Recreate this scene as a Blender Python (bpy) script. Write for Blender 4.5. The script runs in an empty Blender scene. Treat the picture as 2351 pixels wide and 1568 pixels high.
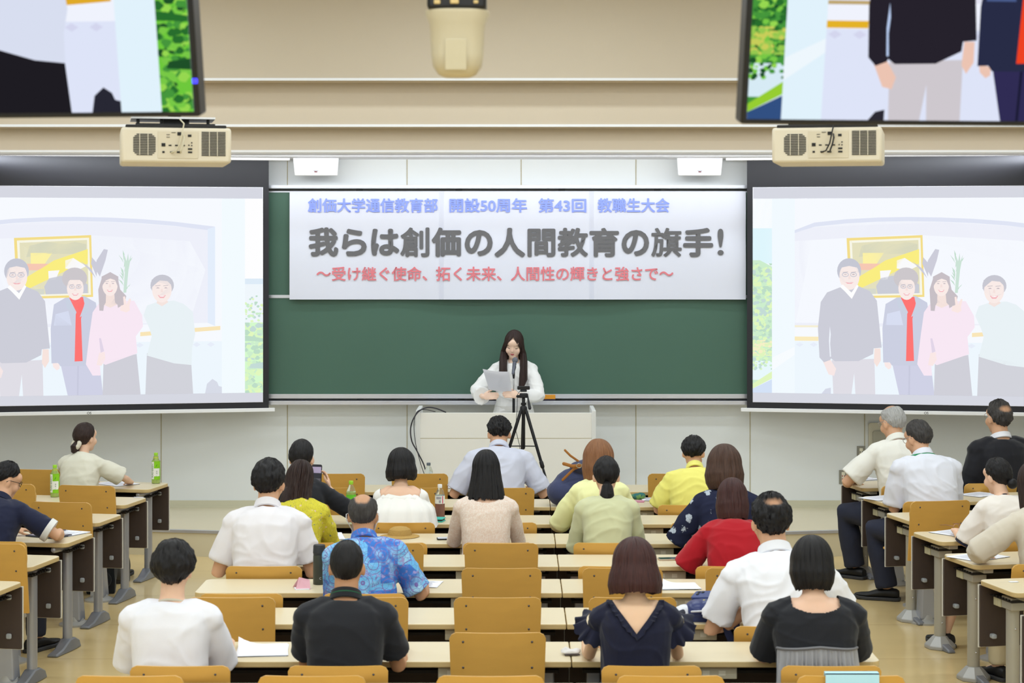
import bpy, bmesh, math, random
import numpy as np
from mathutils import Vector, Matrix, noise
R = math.radians
SC = bpy.context.scene
COL = SC.collection
random.seed(7)

# ------------------------------------------------------------------ camera, world, lights, exposure
FPX, CX, HY, CAMZ = 4571.0, 1183.0, 572.0, 2.49      # focal length (px of a 2351 px frame), vanishing point, eye height
cam = bpy.data.cameras.new('camera'); camo = bpy.data.objects.new('camera', cam); COL.objects.link(camo)
camo.location = (0, 0, CAMZ); camo.rotation_euler = (R(90), 0, 0)
cam.sensor_width = 36.0; cam.lens = FPX / 2351 * 36
cam.shift_x = (2351 / 2 - CX) / 2351; cam.shift_y = -(1568 / 2 - HY) / 2351
cam.clip_start = .05; cam.clip_end = 100
cam.dof.use_dof = True; cam.dof.focus_distance = 14.6; cam.dof.aperture_fstop = 6.3
SC.camera = camo
w = bpy.data.worlds.new('world'); SC.world = w; w.use_nodes = True
w.node_tree.nodes['Background'].inputs[0].default_value = (.84, .92, 1, 1)
w.node_tree.nodes['Background'].inputs[1].default_value = .30
SC.view_settings.view_transform = 'Standard'; SC.view_settings.look = 'None'
SC.view_settings.exposure = 0.0; SC.view_settings.gamma = 1.0; SC.view_settings.use_curve_mapping = False

def area_light(name, loc, size, power, color=(.82, .925, 1), rot=(0, 0, 0), spread=180):
    l = bpy.data.lights.new(name, 'AREA'); l.shape = 'RECTANGLE'; l.size, l.size_y = size
    l.energy = power; l.color = color; l.spread = R(spread)
    o = bpy.data.objects.new(name, l); COL.objects.link(o); o.location = loc; o.rotation_euler = rot
    return o
# fluorescent rows in the ceiling over the audience, fill rows at the rear, and the cove rows that wash the blackboard
for y, pw in ((-.2, 56), (2.1, 56), (4.4, 40), (7.0, 38), (9.6, 38), (12.2, 38), (14.4, 34)):  # the two stronger rear rows are added to brighten surfaces facing the camera
    for x in (-3.4, 0, 3.4):
        area_light('ceiling_and_fill_lamp', (x, y, 4.72), (2.4, .28), pw)
COOL = (.90, .96, 1)
area_light('cove_lamp', (0, 16.86, 3.265), (11.0, .10), 54, COOL, rot=(R(52), 0, 0))
area_light('cove_lamp', (0, 16.32, 3.48), (11.0, .07), 9, COOL, rot=(R(25), 0, 0), spread=130)
area_light('cove_lamp', (0, 15.98, 3.83), (11.0, .10), 10, COOL)

def X(px, d): return (px - CX) * d / FPX
def Z(py, d): return CAMZ - (py - HY) * d / FPX
def P(px, py, d): return Vector((X(px, d), d, Z(py, d)))

# ------------------------------------------------------------------ materials
def lin(c):
    if isinstance(c, str):
        c = tuple(int(c[i:i + 2], 16) for i in (0, 2, 4))
    c = tuple(x / 255 for x in c)                                    # sRGB 0..255
    return tuple((x / 12.92 if x <= .04045 else ((x + .055) / 1.055) ** 2.4) for x in c)
_M = {}
def mat(name, col, rough=.6, spec=.4, metal=0, bump=0, bscale=40, var=0, vscale=6, stretch=(1, 1, 1), trans=0, ior=1.45, alpha=1, sheen=0, emit=None):
    if name in _M: return _M[name]
    m = bpy.data.materials.new(name); m.use_nodes = True; nt = m.node_tree; b = nt.nodes['Principled BSDF']
    c = lin(col) + (1,)
    b.inputs['Base Color'].default_value = c; b.inputs['Roughness'].default_value = rough
    b.inputs['Specular IOR Level'].default_value = spec; b.inputs['Metallic'].default_value = metal
    b.inputs['Transmission Weight'].default_value = trans; b.inputs['IOR'].default_value = ior; b.inputs['Alpha'].default_value = alpha
    if sheen: b.inputs['Sheen Weight'].default_value = sheen
    if emit: b.inputs['Emission Color'].default_value = c; b.inputs['Emission Strength'].default_value = emit
    if bump or var:
        tc = nt.nodes.new('ShaderNodeTexCoord'); mp = nt.nodes.new('ShaderNodeMapping'); mp.inputs['Scale'].default_value = stretch
        nt.links.new(tc.outputs['Object'], mp.inputs[0])
        if bump:
            n = nt.nodes.new('ShaderNodeTexNoise'); n.inputs['Scale'].default_value = bscale; n.inputs['Detail'].default_value = 4
            bp = nt.nodes.new('ShaderNodeBump'); bp.inputs['Strength'].default_value = bump; bp.inputs['Distance'].default_value = .01
            nt.links.new(mp.outputs[0], n.inputs[0]); nt.links.new(n.outputs[0], bp.inputs['Height']); nt.links.new(bp.outputs[0], b.inputs['Normal'])
        if var:
            n = nt.nodes.new('ShaderNodeTexNoise'); n.inputs['Scale'].default_value = vscale; n.inputs['Detail'].default_value = 5
            mx = nt.nodes.new('ShaderNodeMix'); mx.data_type = 'RGBA'
            nt.links.new(mp.outputs[0], n.inputs[0]); nt.links.new(n.outputs[0], mx.inputs[0])
            mx.inputs[6].default_value = tuple(x * (1 - var) for x in c[:3]) + (1,); mx.inputs[7].default_value = tuple(min(1, x * (1 + var)) for x in c[:3]) + (1,)
            nt.links.new(mx.outputs[2], b.inputs['Base Color'])
    _M[name] = m
    return m
def nodes_of(m): return m.node_tree, m.node_tree.nodes['Principled BSDF']
def hair_mat(name, col, col2=None, rough=.42, scalp_col=(206, 158, 124)):
    if name in _M: return _M[name]
    m = mat(name, col, rough, .3); nt, b = nodes_of(m)
    uv = nt.nodes.new('ShaderNodeTexCoord'); mp = nt.nodes.new('ShaderNodeMapping'); mp.inputs['Scale'].default_value = (46, 1.6, 1)
    n = nt.nodes.new('ShaderNodeTexNoise'); n.inputs['Scale'].default_value = 3.2; n.inputs['Detail'].default_value = 6; n.inputs['Roughness'].default_value = .7
    nt.links.new(uv.outputs['UV'], mp.inputs[0]); nt.links.new(mp.outputs[0], n.inputs[0])
    bp = nt.nodes.new('ShaderNodeBump'); bp.inputs['Strength'].default_value = .55; bp.inputs['Distance'].default_value = .006
    nt.links.new(n.outputs[0], bp.inputs['Height']); nt.links.new(bp.outputs[0], b.inputs['Normal'])
    mx = nt.nodes.new('ShaderNodeMix'); mx.data_type = 'RGBA'
    c = lin(col); c2 = lin(col2) if col2 else tuple(x * 1.9 for x in c)
    rp = nt.nodes.new('ShaderNodeMapRange'); rp.inputs[1].default_value = .35; rp.inputs[2].default_value = .7
    nt.links.new(n.outputs[0], rp.inputs[0]); nt.links.new(rp.outputs[0], mx.inputs[0])
    mx.inputs[6].default_value = c + (1,); mx.inputs[7].default_value = c2 + (1,)
    # where the hair thins out ('thin' attribute) the skin shows between the strands
    at = nt.nodes.new('ShaderNodeAttribute'); at.attribute_name = 'thin'; ma = nt.nodes.new('ShaderNodeMath'); ma.operation = 'MULTIPLY_ADD'; ma.inputs[1].default_value = 1.45
    sb = nt.nodes.new('ShaderNodeMath'); sb.operation = 'SUBTRACT'; nt.links.new(n.outputs[0], sb.inputs[1]); sb.inputs[0].default_value = 0; sb.use_clamp = False
    nt.links.new(at.outputs['Fac'], ma.inputs[0]); nt.links.new(sb.outputs[0], ma.inputs[2]); cl = nt.nodes.new('ShaderNodeMapRange'); cl.inputs[1].default_value = -.1; cl.inputs[2].default_value = .95; nt.links.new(ma.outputs[0], cl.inputs[0])
    m2 = nt.nodes.new('ShaderNodeMix'); m2.data_type = 'RGBA'; nt.links.new(cl.outputs[0], m2.inputs[0]); nt.links.new(mx.outputs[2], m2.inputs[6]); m2.inputs[7].default_value = lin(scalp_col) + (1,)
    nt.links.new(m2.outputs[2], b.inputs['Base Color'])
    return m

# ------------------------------------------------------------------ mesh building
class MB:
    def __init__(s): s.v = []; s.f = []; s.uv = {}; s.mi = []; s.cm = 0; s.thin = None
    def add(s, vs, fs, uvs=None):
        o = len(s.v); s.v += [tuple(map(float, p)) for p in vs]
        for f in fs: s.f.append(tuple(i + o for i in f)); s.mi.append(s.cm)
        if uvs is not None:
            for i, u in enumerate(uvs): s.uv[i + o] = u
        return s
    def box(s, c, size, M=None):
        x, y, z = (q / 2 for q in size); vs = [Vector((a * x, b * y, e * z)) for a in (-1, 1) for b in (-1, 1) for e in (-1, 1)]
        if M is not None: vs = [M @ p for p in vs]
        vs = [p + Vector(c) for p in vs]
        return s.add(vs, [(0, 1, 3, 2), (4, 6, 7, 5), (0, 4, 5, 1), (2, 3, 7, 6), (0, 2, 6, 4), (1, 5, 7, 3)])
    def bx(s, lo, hi): return s.box([(a + b) / 2 for a, b in zip(lo, hi)], [b - a for a, b in zip(lo, hi)])
    def rings(s, rings, cap=True, closed=True, uvr=None):
        n = len(rings[0]); vs = [p for r in rings for p in r]; fs = []
        for i in range(len(rings) - 1):
            for j in range(n if closed else n - 1):
                k = (j + 1) % n; fs.append((i * n + j, i * n + k, (i + 1) * n + k, (i + 1) * n + j))
        if cap: fs.append(tuple(range(n))[::-1]); fs.append(tuple(range((len(rings) - 1) * n, len(rings) * n)))
        return s.add(vs, fs, uvr)
    def tube(s, pts, rad, seg=10, ends=True, flat=None, up=None, uv=False):
        pts = [Vector(p) for p in pts]; rad = list(rad) if hasattr(rad, '__len__') else [rad] * len(pts)
        T = []
        for i in range(len(pts)):
            t = pts[min(i + 1, len(pts) - 1)] - pts[max(i - 1, 0)]; T.append(t.normalized() if t.length > 1e-9 else Vector((0, 0, 1)))
        if ends:
            a, b = rad[0], rad[-1]
            pts = [pts[0] - T[0] * a * .95, pts[0] - T[0] * a * .7] + pts + [pts[-1] + T[-1] * b * .7, pts[-1] + T[-1] * b * .95]
            rad = [a * .3, a * .72] + rad + [b * .72, b * .3]; T = [T[0]] * 2 + T + [T[-1]] * 2
        u = Vector(up) if up else (Vector((0, 0, 1)) if abs(T[0].z) < .9 else Vector((1, 0, 0)))
        u = (u - T[0] * u.dot(T[0])).normalized(); rings = []
        for p, r, t in zip(pts, rad, T):
            u = (u - t * u.dot(t)); u = u.normalized() if u.length > 1e-6 else t.orthogonal().normalized(); v = t.cross(u)
            ru, rv = (r, r) if flat is None else (r * flat[0], r * flat[1])
            rings.append([p + u * ru * math.cos(2 * math.pi * j / seg) + v * rv * math.sin(2 * math.pi * j / seg) for j in range(seg)])
        q = [(j / seg * .4, i / max(1, len(rings) - 1)) for i in range(len(rings)) for j in range(seg)] if uv else None
        return s.rings(rings, uvr=q)
    def ell(s, c, r, M=None, nu=16, nv=10):
        rings = []
        for i in range(nv + 1):
            a = -math.pi / 2 + math.pi * (i / nv) * .998 + .003; ring = []
            for j in range(nu):
                t = 2 * math.pi * j / nu; p = Vector((r[0] * math.cos(a) * math.cos(t), r[1] * math.cos(a) * math.sin(t), r[2] * math.sin(a)))
                ring.append((M @ p if M is not None else p) + Vector(c))
            rings.append(ring)
        return s.rings(rings)
    def lathe(s, prof, c=(0, 0, 0), seg=24, sq=None):
        rings = []
        for r, z in prof:
            ring = []
            for j in range(seg):
                t = 2 * math.pi * j / seg; k = 1
                if sq: k = (abs(math.cos(t)) ** sq + abs(math.sin(t)) ** sq) ** (-1 / sq)
                ring.append((c[0] + r * k * math.cos(t), c[1] + r * k * math.sin(t), c[2] + z))
            rings.append(ring)
        return s.rings(rings)
    def prism(s, pts, z0, z1, M=None):
        n = len(pts); vs = [Vector((x, y, z0)) for x, y in pts] + [Vector((x, y, z1)) for x, y in pts]
        if M is not None: vs = [M @ p for p in vs]
        return s.add(vs, [tuple(range(n))[::-1], tuple(range(n, 2 * n))] + [(i, (i + 1) % n, n + (i + 1) % n, n + i) for i in range(n)])
    def mesh(s, name='m'):
        me = bpy.data.meshes.new(name); me.from_pydata(s.v, [], s.f); me.update()
        bm = bmesh.new(); bm.from_mesh(me); bmesh.ops.recalc_face_normals(bm, faces=bm.faces); bm.to_mesh(me); bm.free()
        if s.uv:
            l = me.uv_layers.new(name='UVMap'); lv = np.zeros(len(me.loops), dtype=np.int32); me.loops.foreach_get('vertex_index', lv)
            a = np.zeros((len(me.vertices), 2), dtype=np.float32)
            for i, u in s.uv.items(): a[i] = u
            l.data.foreach_set('uv', a[lv].ravel())
        if s.thin is not None:
            at = me.attributes.new('thin', 'FLOAT', 'POINT'); at.data.foreach_set('value', np.array(s.thin, np.float32))
        if any(s.mi): me.polygons.foreach_set('material_index', np.array(s.mi, dtype=np.int32))
        return me
def rrect(w, h, r, n=5, cx=0, cy=0):
    r = min(r, w / 2 - 1e-4, h / 2 - 1e-4); out = []
    for sx, sy, a0 in ((1, 1, 0), (-1, 1, 90), (-1, -1, 180), (1, -1, 270)):
        for k in range(n + 1):
            a = R(a0 + 90 * k / n); out.append((cx + sx * (w / 2 - r) + r * math.cos(a), cy + sy * (h / 2 - r) + r * math.sin(a)))
    return out
def smooth(me, on=True, angle=None):
    me.polygons.foreach_set('use_smooth', [on] * len(me.polygons))
    if angle and on:
        try: me.set_sharp_from_angle(angle=R(angle))
        except Exception: pass
def ob(name, me, m, parent=None, loc=(0, 0, 0), rot=(0, 0, 0), sm=True, angle=35, bevel=0, label=None):
    if isinstance(me, MB): me = me.mesh(name)
    me.name = name
    ms = m if isinstance(m, (list, tuple)) else [m]
    if not me.materials:
        for q in ms: me.materials.append(q)
    if sm: smooth(me, True, angle)
    o = bpy.data.objects.new(name, me); COL.objects.link(o); o.location = loc; o.rotation_euler = rot
    if parent is not None: o.parent = parent
    if bevel:
        b = o.modifiers.new('bevel', 'BEVEL'); b.width = bevel; b.segments = 2; b.limit_method = 'ANGLE'; b.angle_limit = R(40)
    if label: o['label'] = label
    return o
def tag(o, label, cat, group=None):
    o['label'] = label; o['category'] = cat
    if group: o['group'] = group
    return o
def thing(name, label, cat, loc=(0, 0, 0), rz=0, group=None):
    o = bpy.data.objects.new(name, None); COL.objects.link(o); o.empty_display_size = .05
    o.location = loc; o.rotation_euler = (0, 0, rz); return tag(o, label, cat, group)
def struct(name, me, m, **k):
    o = ob(name, me, m, **k); o['kind'] = 'structure'; return o
def dup(root, loc, rz, label, group=None, rot=None):
    r = root.copy(); COL.objects.link(r); r.location = loc; r.rotation_euler = rot or (0, 0, rz); r['label'] = label
    if group: r['group'] = group
    for ch in list(root.children):
        c = ch.copy(); COL.objects.link(c); c.parent = r
        for g in list(ch.children):
            d = g.copy(); COL.objects.link(d); d.parent = c
    return r
def remesh(mb, voxel, it=3, fold=0, seed=0, cut=None):
    me = mb.mesh('tmp'); o = bpy.data.objects.new('tmp', me); COL.objects.link(o)
    r = o.modifiers.new('r', 'REMESH'); r.mode = 'VOXEL'; r.voxel_size = voxel
    q = o.modifiers.new('s', 'SMOOTH'); q.iterations = it; q.factor = .5
    dg = bpy.context.evaluated_depsgraph_get(); dg.update()
    out = bpy.data.meshes.new_from_object(o.evaluated_get(dg)); bpy.data.objects.remove(o); bpy.data.meshes.remove(me)
    if fold:
        n = len(out.vertices); co = np.zeros(n * 3, np.float32); no = np.zeros(n * 3, np.float32)
        out.vertices.foreach_get('co', co); out.vertex_normals.foreach_get('vector', no); co = co.reshape(-1, 3); no = no.reshape(-1, 3)
        d = np.empty(n, np.float32)
        for i in range(n):
            p = co[i]; wv = noise.noise((p[0] * 4 + seed, p[1] * 4, p[2] * 4)) * .8
            r1 = 1 - abs(noise.noise((p[0] * 4.2 + seed + wv, p[1] * 5, p[2] * 11 + p[0] * 6 * math.sin(seed) + wv * 2))); r2 = 1 - abs(noise.noise((p[0] * 9 + 31 + seed, p[1] * 8, p[2] * 7 - p[0] * 5 * math.cos(seed * 2) + wv * 2)))
            d[i] = (r1 ** 7 * .8 + r2 ** 8 * .45 - .22) * fold * .62 + noise.noise((p[0] * 6, p[1] * 6 + seed, p[2] * 6)) * fold * .35
        co += no * d[:, None]; out.vertices.foreach_set('co', co.ravel())
        bm = bmesh.new(); bm.from_mesh(out)
        for _ in range(3): bmesh.ops.smooth_vert(bm, verts=bm.verts, factor=.5, use_axis_x=True, use_axis_y=True, use_axis_z=True)
        bm.to_mesh(out); bm.free()
    if cut:
        bm = bmesh.new(); bm.from_mesh(out)
        bmesh.ops.delete(bm, geom=[v for v in bm.verts if cut(v.co)], context='VERTS'); bm.to_mesh(out); bm.free()
    out.update(); smooth(out, True)
    return out
# ------------------------------------------------------------------ room shell
WALL = mat('wall_paint', (229, 231, 231), .7, .3, bump=.03, bscale=160, var=.015, vscale=3)
BEIGE = mat('ceiling_paint', (207, 193, 172), .75, .25, bump=.03, bscale=160, var=.015, vscale=2)
WHITE = mat('white_paint', (238, 238, 240), .55, .35)
TRIMW = mat('white_trim', (240, 240, 242), .4, .5)
ALU = mat('aluminium', (214, 216, 226), .3, .5, metal=.75)
STAGEM = mat('stage_vinyl', (216, 206, 178), .45, .4, var=.03, vscale=3)
fl = mat('floor_vinyl', (222, 196, 142), .16, .45, bump=.015, bscale=9, var=.045, vscale=2.2, stretch=(.6, 2.2, 1))
# fine seams between the vinyl sheets
nt, b = nodes_of(fl); tc = nt.nodes.new('ShaderNodeTexCoord'); br = nt.nodes.new('ShaderNodeTexBrick')
br.inputs['Scale'].default_value = 1; br.inputs['Brick Width'].default_value = 1.8; br.inputs['Row Height'].default_value = 1.1; br.inputs['Mortar Size'].default_value = .0022
br.inputs['Color1'].default_value = br.inputs['Color2'].default_value = (1, 1, 1, 1); br.inputs['Mortar'].default_value = (.45, .4, .33, 1); br.offset = 0
mx = nt.nodes.new('ShaderNodeMix'); mx.data_type = 'RGBA'; mx.blend_type = 'MULTIPLY'; mx.inputs[0].default_value = 1
src = b.inputs['Base Color'].links[0].from_socket
nt.links.new(tc.outputs['Object'], br.inputs[0]); nt.links.new(src, mx.inputs[6]); nt.links.new(br.outputs[0], mx.inputs[7]); nt.links.new(mx.outputs[2], b.inputs['Base Color'])

struct('floor', MB().bx((-7, -1, -.1), (7, 17.8, 0)), fl, sm=False)
struct('wall_front', MB().bx((-7, 17.6, 0), (7, 17.8, 4.9)), WALL, sm=False)
struct('wall_left', MB().bx((-7.2, -1, 0), (-7, 17.8, 4.9)), WALL, sm=False)
struct('wall_right', MB().bx((7, -1, 0), (7.2, 17.8, 4.9)), WALL, sm=False)
struct('wall_back', MB().bx((-7, -1.2, 0), (7, -1, 4.9)), WALL, sm=False)
struct('ceiling', MB().bx((-7, -1, 4.8), (7, 15.9, 4.95)), WHITE, sm=False)
c = MB()                                                            # stepped bulkheads above the board
c.bx((-7, 16.5, 3.295), (7, 17.6, 4.9)); struct('ceiling_bulkhead', c, BEIGE, sm=False)
struct('ceiling_bulkhead', MB().bx((-7, 16.2, 3.489), (7, 16.5, 4.9)), BEIGE, sm=False)
struct('ceiling_bulkhead', MB().bx((-7, 15.9, 3.84), (7, 16.2, 4.9)), BEIGE, sm=False)
for k, (y, z) in enumerate(((16.5, 3.295), (16.2, 3.489), (15.9, 3.84))):
    struct('trim_%d' % (k + 1), MB().bx((-7, y - .012, z - .004), (7, y + .02, z + .016)), TRIMW, sm=False)
struct('trim_4', MB().bx((-7, 16.5, 3.283), (7, 17.6, 3.295)), WHITE, sm=False)
sp = [(-7, 17.0), (-1.9, 16.0), (1.9, 16.0), (7, 17.0), (7, 17.6), (-7, 17.6)]
o = struct('floor_stage', MB().prism(sp, 0, .205), STAGEM, sm=False)
nb = MB(); nb.prism([(x * 1.0, y - (.012 if y < 17.5 else 0)) for x, y in sp[:4]] + [(7, 17.03), (1.9, 16.03), (-1.9, 16.03), (-7, 17.03)], .19, .212)
struct('trim_5', nb, ALU, sm=False)
bb = MB(); bb.bx((-7, 17.585, .205), (7, 17.6, .27)); bb.bx((-7, 17.57, .205), (7, 17.6, .222))
struct('baseboard_front', bb, mat('baseboard', (205, 200, 176), .6), sm=False)
GROOVE = mat('panel_groove', (176, 164, 128), .8)
for k, px in enumerate((370, 660, 934.5, 1196.5, 1460, 1722, 1985)):
    struct('trim_%d' % (6 + k), MB().bx((X(px, 17.6) - .003, 17.596, .27), (X(px, 17.6) + .003, 17.602, 3.29)), GROOVE, sm=False)

# ------------------------------------------------------------------ blackboard
BOARD = mat('board_green', (74, 106, 92), .38, .35, bump=.02, bscale=300, var=.04, vscale=2)
bd = thing('blackboard', 'green sliding blackboard with silver rails behind the banner and the speaker', 'blackboard', (0, 17.6, 0))
def zb(py): return Z(py, 17.5)
ob('frame_back', MB().bx((-2.9, -.03, zb(922)), (2.9, -.002, zb(428))), mat('board_grey', (150, 150, 148), .6), bd, sm=False)
ob('lower_panel', MB().bx((-2.85, -.13, zb(905)), (2.85, -.10, zb(684))), BOARD, bd, sm=False)
ob('upper_panel', MB().bx((-2.85, -.13, zb(681)), (2.85, -.10, zb(441))), BOARD, bd, sm=False)
def rail(name, y0, y1, za, zb_, grooves=2):
    m = MB(); m.bx((-2.9, y0, za), (2.9, y1, zb_)); h = zb_ - za
    for k in range(grooves): m.bx((-2.9, y0 - .004, za + h * (k + .25) / grooves), (2.9, y0, za + h * (k + .7) / grooves))
    return ob(name, m, ALU, bd, sm=False)
rail('top_rail', -.15, -.01, zb(433), zb(425.5), 1)
rail('panel_rail', -.14, -.03, zb(914), zb(904), 2)
rail('panel_rail', -.135, -.098, zb(684), zb(677), 2)
rail('panel_rail', -.135, -.098, zb(442), zb(439), 1)
rail('chalk_tray', -.17, -.004, zb(928), zb(919), 2)
for px, z0, z1 in [(p, 439, 433) for p in (824, 1053, 1290, 1511)] + [(p, 919, 914.5) for p in (826, 1058, 1282, 1509)]: ob('clip', MB().bx((X(px, 17.5) - .03, -.034, zb(z0)), (X(px, 17.5) + .03, -.029, zb(z1))), mat('clip_grey', (120, 120, 120), .5), bd, sm=False)
ORG = mat('orange_felt', (238, 160, 50), .6)
for px, wd, lb in ((1253, .17, 'orange board eraser on the chalk tray right of the tripod'), (1111, .11, 'orange board eraser on the chalk tray behind the speaker\'s raised cuff')):
    e = thing('board_eraser', lb, 'eraser', (X(px, 17.4), 17.475, zb(919) + .002), 0, 'erasers on the chalk tray')
    ob('body', MB().bx((-wd / 2, -.03, .012), (wd / 2, .03, .05)), ORG, e, bevel=.004)
    ob('felt', MB().bx((-wd / 2, -.028, 0), (wd / 2, .028, .012)), mat('dark_felt', (60, 55, 70), .9), e, sm=False)

# ------------------------------------------------------------------ banner with its three lines of writing
def text_mesh(body, offset=0, res=4):
    c = bpy.data.curves.new('t', 'FONT'); c.body = body; c.offset = offset; c.resolution_u = res
    o = bpy.data.objects.new('t', c); COL.objects.link(o)
    dg = bpy.context.evaluated_depsgraph_get(); dg.update()
    me = bpy.data.meshes.new_from_object(o.evaluated_get(dg)); bpy.data.objects.remove(o); bpy.data.curves.remove(c)
    me.materials.clear(); return me
def fit_text(me, x0, x1, z0, z1, y=0, M=None):
    """scale a text mesh so that its ink fills x0..x1 and z0..z1, standing upright facing -Y"""
    n = len(me.vertices); co = np.zeros(n * 3, np.float32); me.vertices.foreach_get('co', co); co = co.reshape(-1, 3)
    a, b_ = co.min(0), co.max(0); out = np.empty_like(co)
    out[:, 0] = x0 + (co[:, 0] - a[0]) / (b_[0] - a[0]) * (x1 - x0); out[:, 2] = z0 + (co[:, 1] - a[1]) / (b_[1] - a[1]) * (z1 - z0); out[:, 1] = y
    if M is not None: out = np.array([M @ Vector(p) for p in out], np.float32)
    me.vertices.foreach_set('co', out.ravel()); me.update(); return me
BY = 17.43
bn = thing('banner', 'long white paper banner with blue, grey and red Japanese lettering on the board', 'banner', (0, BY, 0))
bx0, bx1, bz0, bz1 = X(665, BY), X(1712, BY), Z(687.5, BY), Z(440, BY)
def wav(x, z):
    t = (bz1 - z) / (bz1 - bz0)
    return -.014 * t * (1 + .9 * math.sin(x * 2.1 + 1.3) + .5 * math.sin(x * 5.3 + z * 2)) - .012 * max(0, 1 - abs(x - bx1) / .35) * math.sin(z * 6) ** 2
g = MB(); nx, nz = 120, 24; vs = []
for s_ in (0, .0012):
    for j in range(nz + 1):
        for i in range(nx + 1):
            x = bx0 + (bx1 - bx0) * i / nx; z = bz0 + (bz1 - bz0) * j / nz; vs.append((x, wav(x, z) + s_, z))
N1 = (nx + 1) * (nz + 1); fs = []
for j in range(nz):
    for i in range(nx):
        a = j * (nx + 1) + i; fs.append((a, a + 1, a + nx + 2, a + nx + 1)); fs.append((a + N1 + nx + 1, a + N1 + nx + 2, a + N1 + 1, a + N1))
ob('sheet', g.add(vs, fs), mat('banner_paper', (222, 224, 238), .7, .2), bn)
def banner_line(name, body, m, x0, x1, y0, y1, off):
    """lettering printed on the sheet; off = extra stroke weight in metres, made by laying shifted prints over each other"""
    me = text_mesh(body); fit_text(me, X(x0, BY) + off, X(x1, BY) - off, Z(y1, BY) + off, Z(y0, BY) - off)
    vs = [v.co.copy() for v in me.vertices]; fs = [tuple(p.vertices) for p in me.polygons]; bpy.data.meshes.remove(me); g = MB()
    for k in range(9 if off else 1):
        a = R(45 * k); d = Vector((math.cos(a) * off, 0, math.sin(a) * off)) if k < 8 else Vector()
        g.add([p + d + Vector((0, wav(p.x, p.z) - .008 - k * 2e-5, 0)) for p in vs], fs)
    return ob(name, g, m, bn, sm=False)
for body, x0, x1 in (('創価大学通信教育部', 707, 1005), ('開設50周年', 1032, 1210), ('第43回', 1236, 1346), ('教職生大会', 1372, 1537)): banner_line('blue_lettering', body, mat('ink_blue', (142, 160, 252), .7), x0, x1, 455, 488, .0032)
g1 = mat('ink_grey', (106, 105, 108), .7)
# the headline is set glyph by glyph: each character at its own place on the sheet
for ch, x0, x1, y0, y1, of in (('我', 709, 777, 522, 589, 0.0105), ('ら', 785, 842, 525, 588, 0.0105), ('は', 852, 917, 525, 587, 0.0105), ('創', 919, 986, 522, 590, 0.0070), ('価', 991, 1059, 522, 590, 0.0105),
                           ('の', 1067, 1131, 528, 588, 0.0105), ('人', 1135, 1206, 523, 591, 0.0105), ('間', 1211, 1275, 525, 590, 0.0080), ('教', 1280, 1350, 523, 590, 0.0085), ('育', 1353, 1421, 523, 590, 0.0085),
                           ('の', 1427, 1490, 528, 588, 0.0105), ('旗', 1495, 1565, 523, 590, 0.0060), ('手', 1568, 1637, 523, 590, 0.0105), ('!', 1647, 1661, 525, 586, 0.0040)):
    banner_line('grey_lettering', ch, g1, x0, x1, y0, y1, of)
for body, x0, x1 in (('～受け継ぐ使命、', 727, 981), ('拓く未来、', 1001, 1152), ('人間性の輝きと強さで～', 1173, 1546)): banner_line('red_lettering', body, mat('ink_red', (226, 128, 138), .7), x0, x1, 612, 645, .0024)
TAPE = mat('clear_tape', (230, 232, 245), .25, .5, alpha=.25)
for px in (1013.5, 1358):
    tp = MB(); x = X(px, BY); vs = []; fs = []
    for j in range(nz + 1):
        z = bz0 + (bz1 - bz0) * j / nz; vs += [(x - .02, wav(x, z) - .0015, z), (x + .02, wav(x, z) - .0015, z)]
    for j in range(nz): fs.append((2 * j, 2 * j + 1, 2 * j + 3, 2 * j + 2))
    ob('tape', tp.add(vs, fs), TAPE, bn, sm=False)

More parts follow.
